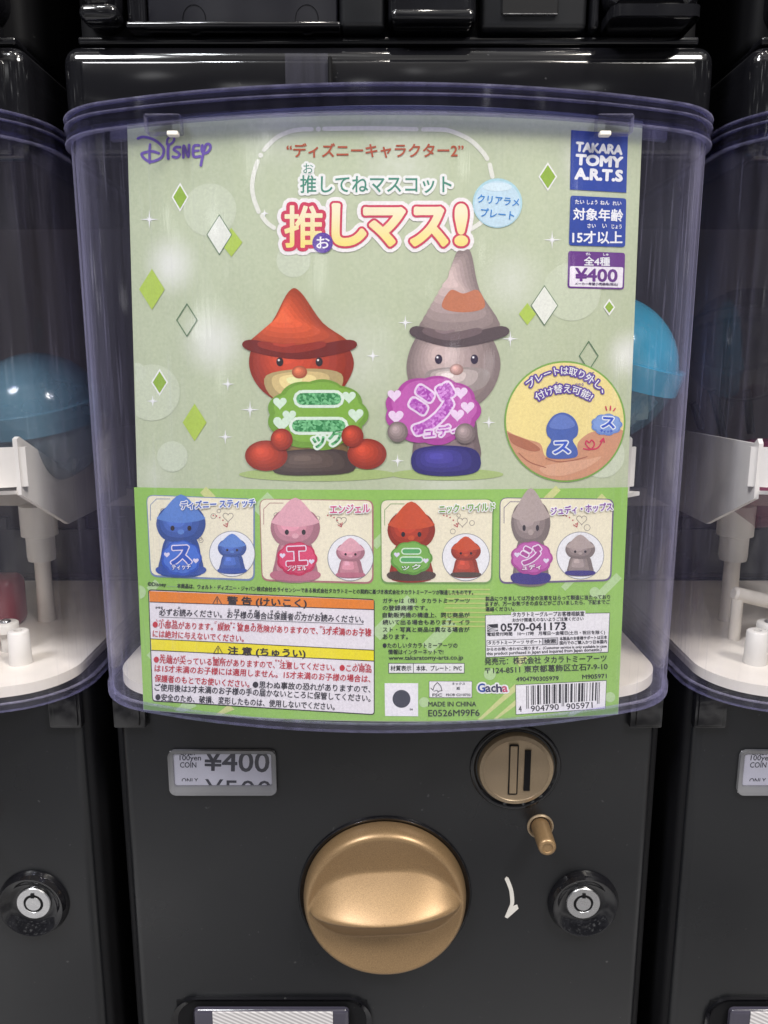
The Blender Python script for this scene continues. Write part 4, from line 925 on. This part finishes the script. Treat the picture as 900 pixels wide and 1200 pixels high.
rub = ((186, 711.6, 'かなら', KB), (209, 711.8, 'よ', KB), (268, 714.2, 'こ', KB), (277, 714.4, 'さま', KB), (293, 715.2, 'ば', KB), (301, 715.5, 'あい', KB), (318, 716, 'ほ', KB), (325, 716.3, 'ご', KB), (333, 716.6, 'しゃ', KB), (350, 717.4, 'かた', KB), (376, 718.4, 'よ', KB),
       (187, 726.6, 'しょう', RDt), (196, 727, 'ぶ', RDt), (204, 727.3, 'ひん', RDt), (252, 729, 'ご', RDt), (260, 729.5, 'いん', RDt), (272, 730, 'ちっ', RDt), (280, 730.3, 'そく', RDt), (296, 731, 'き', RDt), (304, 731.4, 'けん', RDt), (377, 734.4, 'さい', RDt), (387, 735, 'み', RDt), (396, 735.4, 'まん', RDt), (422, 736.6, 'こ', RDt), (430, 737, 'さま', RDt),
       (190, 767.5, 'せん', RDt), (198, 768, 'たん', RDt), (214, 768.8, 'とが', RDt), (250, 770.4, 'か', RDt), (258, 770.8, 'しょ', RDt), (326, 773.8, 'ちゅう', RDt), (336, 774.2, 'い', RDt), (420, 778.2, 'しょう', RDt), (430, 778.6, 'ひん', RDt))
for x, y, s, c in rub: a.text(s, (x-1.4*len(s)+.5, y+1.6), (x+1.4*len(s)+.5, y+1.7), 2.4, c, 8, 0, res=1)
pp(a, 'warning_panel')

# notes in the middle
a = art()
def nl(s, x0, x1, y, h=6, d=0, b=.004): a.text(s, (x0, y), (x1, y+d), h, KT, 4, b, res=2)
nl('ガチャは（株）タカラトミーアーツ', 448.5, 550.5, 707); nl('の登録商標です。', 448.5, 501, 715.4); nl('自動販売機の構造上、同じ商品が', 448.5, 550.5, 723.8); nl('続いて出る場合もあります。イラ', 448.5, 550.3, 732.2); nl('スト・写真と商品は異なる場合が', 448.5, 550.2, 740.8); nl('あります。', 448.5, 478, 749.2)
nl('●たのしいタカラトミーアーツの', 448.5, 536, 759.4); nl('情報はインターネットで!', 455, 519.5, 767); nl('www.takaratomy-arts.co.jp', 455.5, 542.8, 775, 6.6, -.6, .012); pp(a, 'note_text')
a = art(); DG = (70, 80, 70); a.poly([(455, 777), (544.5, 777), (544.4, 789.2), (455.2, 789.2)], DG, 4); a.poly([(455.8, 777.8), (484, 777.8), (484, 788.4), (455.9, 788.4)], (238, 236, 236), 5); a.poly([(484.8, 777.8), (543.8, 777.8), (543.7, 788.4), (484.8, 788.4)], (238, 236, 236), 5)
a.text('材質表示', (457.6, 786.2), (482, 786.2), 6.2, KT, 6, .004); a.text('本体、プレート：PVC', (487.8, 786.4), (541, 786.2), 6.4, KT, 6, .004); pp(a, 'material_label')
a = art(); a.poly([(450.7, 800.6), (490, 800.6), (490, 839.4), (451.2, 839)], (240, 236, 242), 4); a.poly(disc((470.5, 819), 10.5, 40), (52, 54, 70), 5); a.text('TM', (480, 832.5), (483.5, 832.5), 2, KT, 5, 0); pp(a, 'emblem_square')
a = art(); a.poly(rquad((502.6, 798), (553.4, 798.2), (553.2, 817.8), (502.8, 817.6), 1), DG, 4); a.poly(rquad((503.1, 798.5), (552.9, 798.7), (552.7, 817.3), (503.3, 817.1), 1), (240, 236, 238), 5)
a.line([(505, 806.5), (507.4, 809), (509, 803.5), (512.6, 799.8), (516.4, 803.8), (518, 809.4), (514, 810), (513.4, 811.4)], .9, (60, 60, 66), 6); a.line([(513, 811.4), (512.4, 808.8), (508.5, 810)], .7, (60, 60, 66), 6)
a.text('FSC', (506.8, 816.2), (518, 816.2), 3.4, (60, 60, 66), 6, .03); a.text('ミックス', (530, 802.6), (545, 802.6), 2.8, (90, 90, 96), 6, 0); a.text('紙', (535, 808.4), (539, 808.4), 3.6, (90, 90, 96), 6, 0); a.text('FSC® C210732', (522.7, 815.6), (551.5, 815.6), 2.8, (80, 80, 86), 6, .01); pp(a, 'paper_mark')
a = art(); a.text('MADE IN CHINA', (502, 828), (558, 827.8), 5.6, KT, 4, .004); a.text('E0526M99F6', (502, 839.6), (562, 839), 7.6, KT, 4, .006); pp(a, 'lot_text')
a = art()
for ch, x0, x1, h, c in (('G', 560.5, 568.5, 9.6, (34, 72, 158)), ('a', 569.4, 575, 6.6, (44, 46, 96)), ('c', 576.2, 581, 6.6, (44, 44, 84)), ('h', 582.2, 588, 9, (50, 40, 84)), ('a', 589, 595, 6.6, (198, 62, 104))):
    a.text(ch, (x0, 811), (x1, 810.6), h, c, 5, .045, stroke=[(1.8, (244, 242, 246), 4)])
pp(a, 'brand_logo')

# customer service panel
a = art()
def rl_(s, L, R, h, col=KT, l=6, b=.004): a.text(s, L, R, h, col, l, b, res=2)
rl_('製品につきましては万全の注意をはらって製造に当たっており', (569, 704.4), (715, 702.2), 5.4, KT, 4, 0); rl_('ますが、万一お気づきの点などがございましたら、下記までご', (569, 710.6), (715, 708), 5.4, KT, 4, 0); rl_('連絡ください。', (569, 716.4), (602.5, 716), 5.2, KT, 4, 0); pp(a, 'service_note')
a = art(); a.poly([(568.5, 720.6), (715, 717.8), (713, 764.6), (569, 770.7)], DG, 4); a.poly([(569.2, 721.3), (714.2, 718.6), (712.2, 763.9), (569.7, 769.9)], (238, 235, 238), 5); a.poly([(599, 717.2), (686, 715.6), (686, 724), (599, 725)], (238, 235, 238), 5.5)
rl_('タカラトミーグループお客様相談室', (600.6, 723), (684.8, 721.8), 5.6, KB, 7, .008); rl_('おかけ間違えのないようご注意ください', (600.6, 728.8), (683.8, 727.2), 4.4, KB)
a.poly([(571, 732), (583.6, 731), (583.6, 739.6), (571, 740.4)], (36, 36, 44), 6)
for k in range(3): a.line(smooth([(571.6, 733+k*2.2), (576, 736+k*1.6), (583, 736.2+k*.8)], False, 4), .7, (236, 234, 238), 7)
a.text('0570-041173', (587, 739.8), (663, 738), 8.8, (32, 32, 40), 6, .045); rl_('電話受付時間　10〜17時　月曜日〜金曜日(土日・祝日を除く)', (571, 746.2), (709, 743.8), 5.2, KB)
a.poly([(570.4, 750.2), (654, 747), (654, 755.4), (570.4, 757.8)], KB, 6); a.poly([(571, 750.8), (635.4, 748.4), (635.4, 755.3), (571, 757.2)], (240, 238, 240), 7); a.poly([(636, 748.3), (653.4, 747.7), (653.4, 754.8), (636, 755.3)], (190, 188, 192), 7)
rl_('タカラトミーアーツ サポート', (572, 755.6), (634.4, 754), 4.6, KB, 8); rl_('検索', (638, 754), (651.5, 753.6), 4.8, KB, 8, .01)
rl_('本製品のお客様サポートは日本', (656, 750.6), (711.4, 748.8), 4.2, KB); rl_('国内でのご購入かつ日本国内', (656, 755.6), (711.2, 754), 4.2, KB)
rl_('からのお問い合わせに限ります。(Customer service is only available in case', (570.4, 763.6), (711, 759.6), 4.6, KB, 6, .008); rl_('this product purchased in Japan and inquired from Japan domestic.)', (570.6, 769), (705, 764), 4.8, KB, 6, .010); pp(a, 'service_panel')
a = art(); a.text('発売元：株式会社 タカラトミーアーツ', (568, 779.4), (711, 775.4), 8.2, KT, 4, .018); a.text('〒124-8511 東京都葛飾区立石7-9-10', (568.5, 790), (712, 784.8), 8.2, KT, 4, .004); pp(a, 'address_text')
# barcode
a = art(); a.text('4904790305979', (605, 798.4), (654.6, 797.4), 5, KT, 4, .004); a.text('M905971', (682.6, 795.8), (711, 794.6), 5, KT, 4, .004)
TL, TR, BR, BL = (604, 802.4), (711, 797), (709.6, 830.4), (604.4, 837.6)
a.poly([TL, TR, BR, BL], DG, 4); a.poly([(604.6, 803), (710.4, 797.8), (709, 829.9), (605, 837)], (240, 237, 240), 5)
code = '4904790905971'
Lc = ['0001101', '0011001', '0010011', '0111101', '0100011', '0110001', '0101111', '0111011', '0110111', '0001011']
Rc = [''.join('1' if c == '0' else '0' for c in s) for s in Lc]; Gc = [s[::-1] for s in Rc]
par = ['LLLLLL', 'LLGLGG', 'LLGGLG', 'LLGGGL', 'LGLLGG', 'LGGLLG', 'LGGGLL', 'LGLGLG', 'LGLGGL', 'LGGLGL'][4]
bits = '101'+''.join((Lc if p == 'L' else Gc)[int(d)] for p, d in zip(par, code[1:7]))+'01010'+''.join(Rc[int(d)] for d in code[7:])+'101'
i = 0
while i < 95:
    if bits[i] == '1':
        j = i
        while j < 95 and bits[j] == '1': j += 1
        guard = i < 3 or 45 <= i < 50 or i >= 92
        def bx(k, v):
            t = lerp((616.6, 803.6), (703.2, 799.4), k/95); b2 = lerp((617, 826.6 + (4 if guard else 0)), (702.4, 820.8+(4 if guard else 0)), k/95); return lerp(t, b2, v)
        a.raw([bx(i, 0), bx(j-.1, 0), bx(j-.1, 1), bx(i, 1)], [(0, 1, 2, 3)], M((36, 36, 42)), 6); i = j
    else: i += 1
a.text('4', (608, 834), (611.4, 833.8), 6.6, KB, 6, .006); a.text('904790', (622.4, 834), (655, 831.6), 6.8, KB, 6, .006); a.text('905971', (664, 831.4), (694.6, 829.4), 6.8, KB, 6, .006); pp(a, 'barcode')
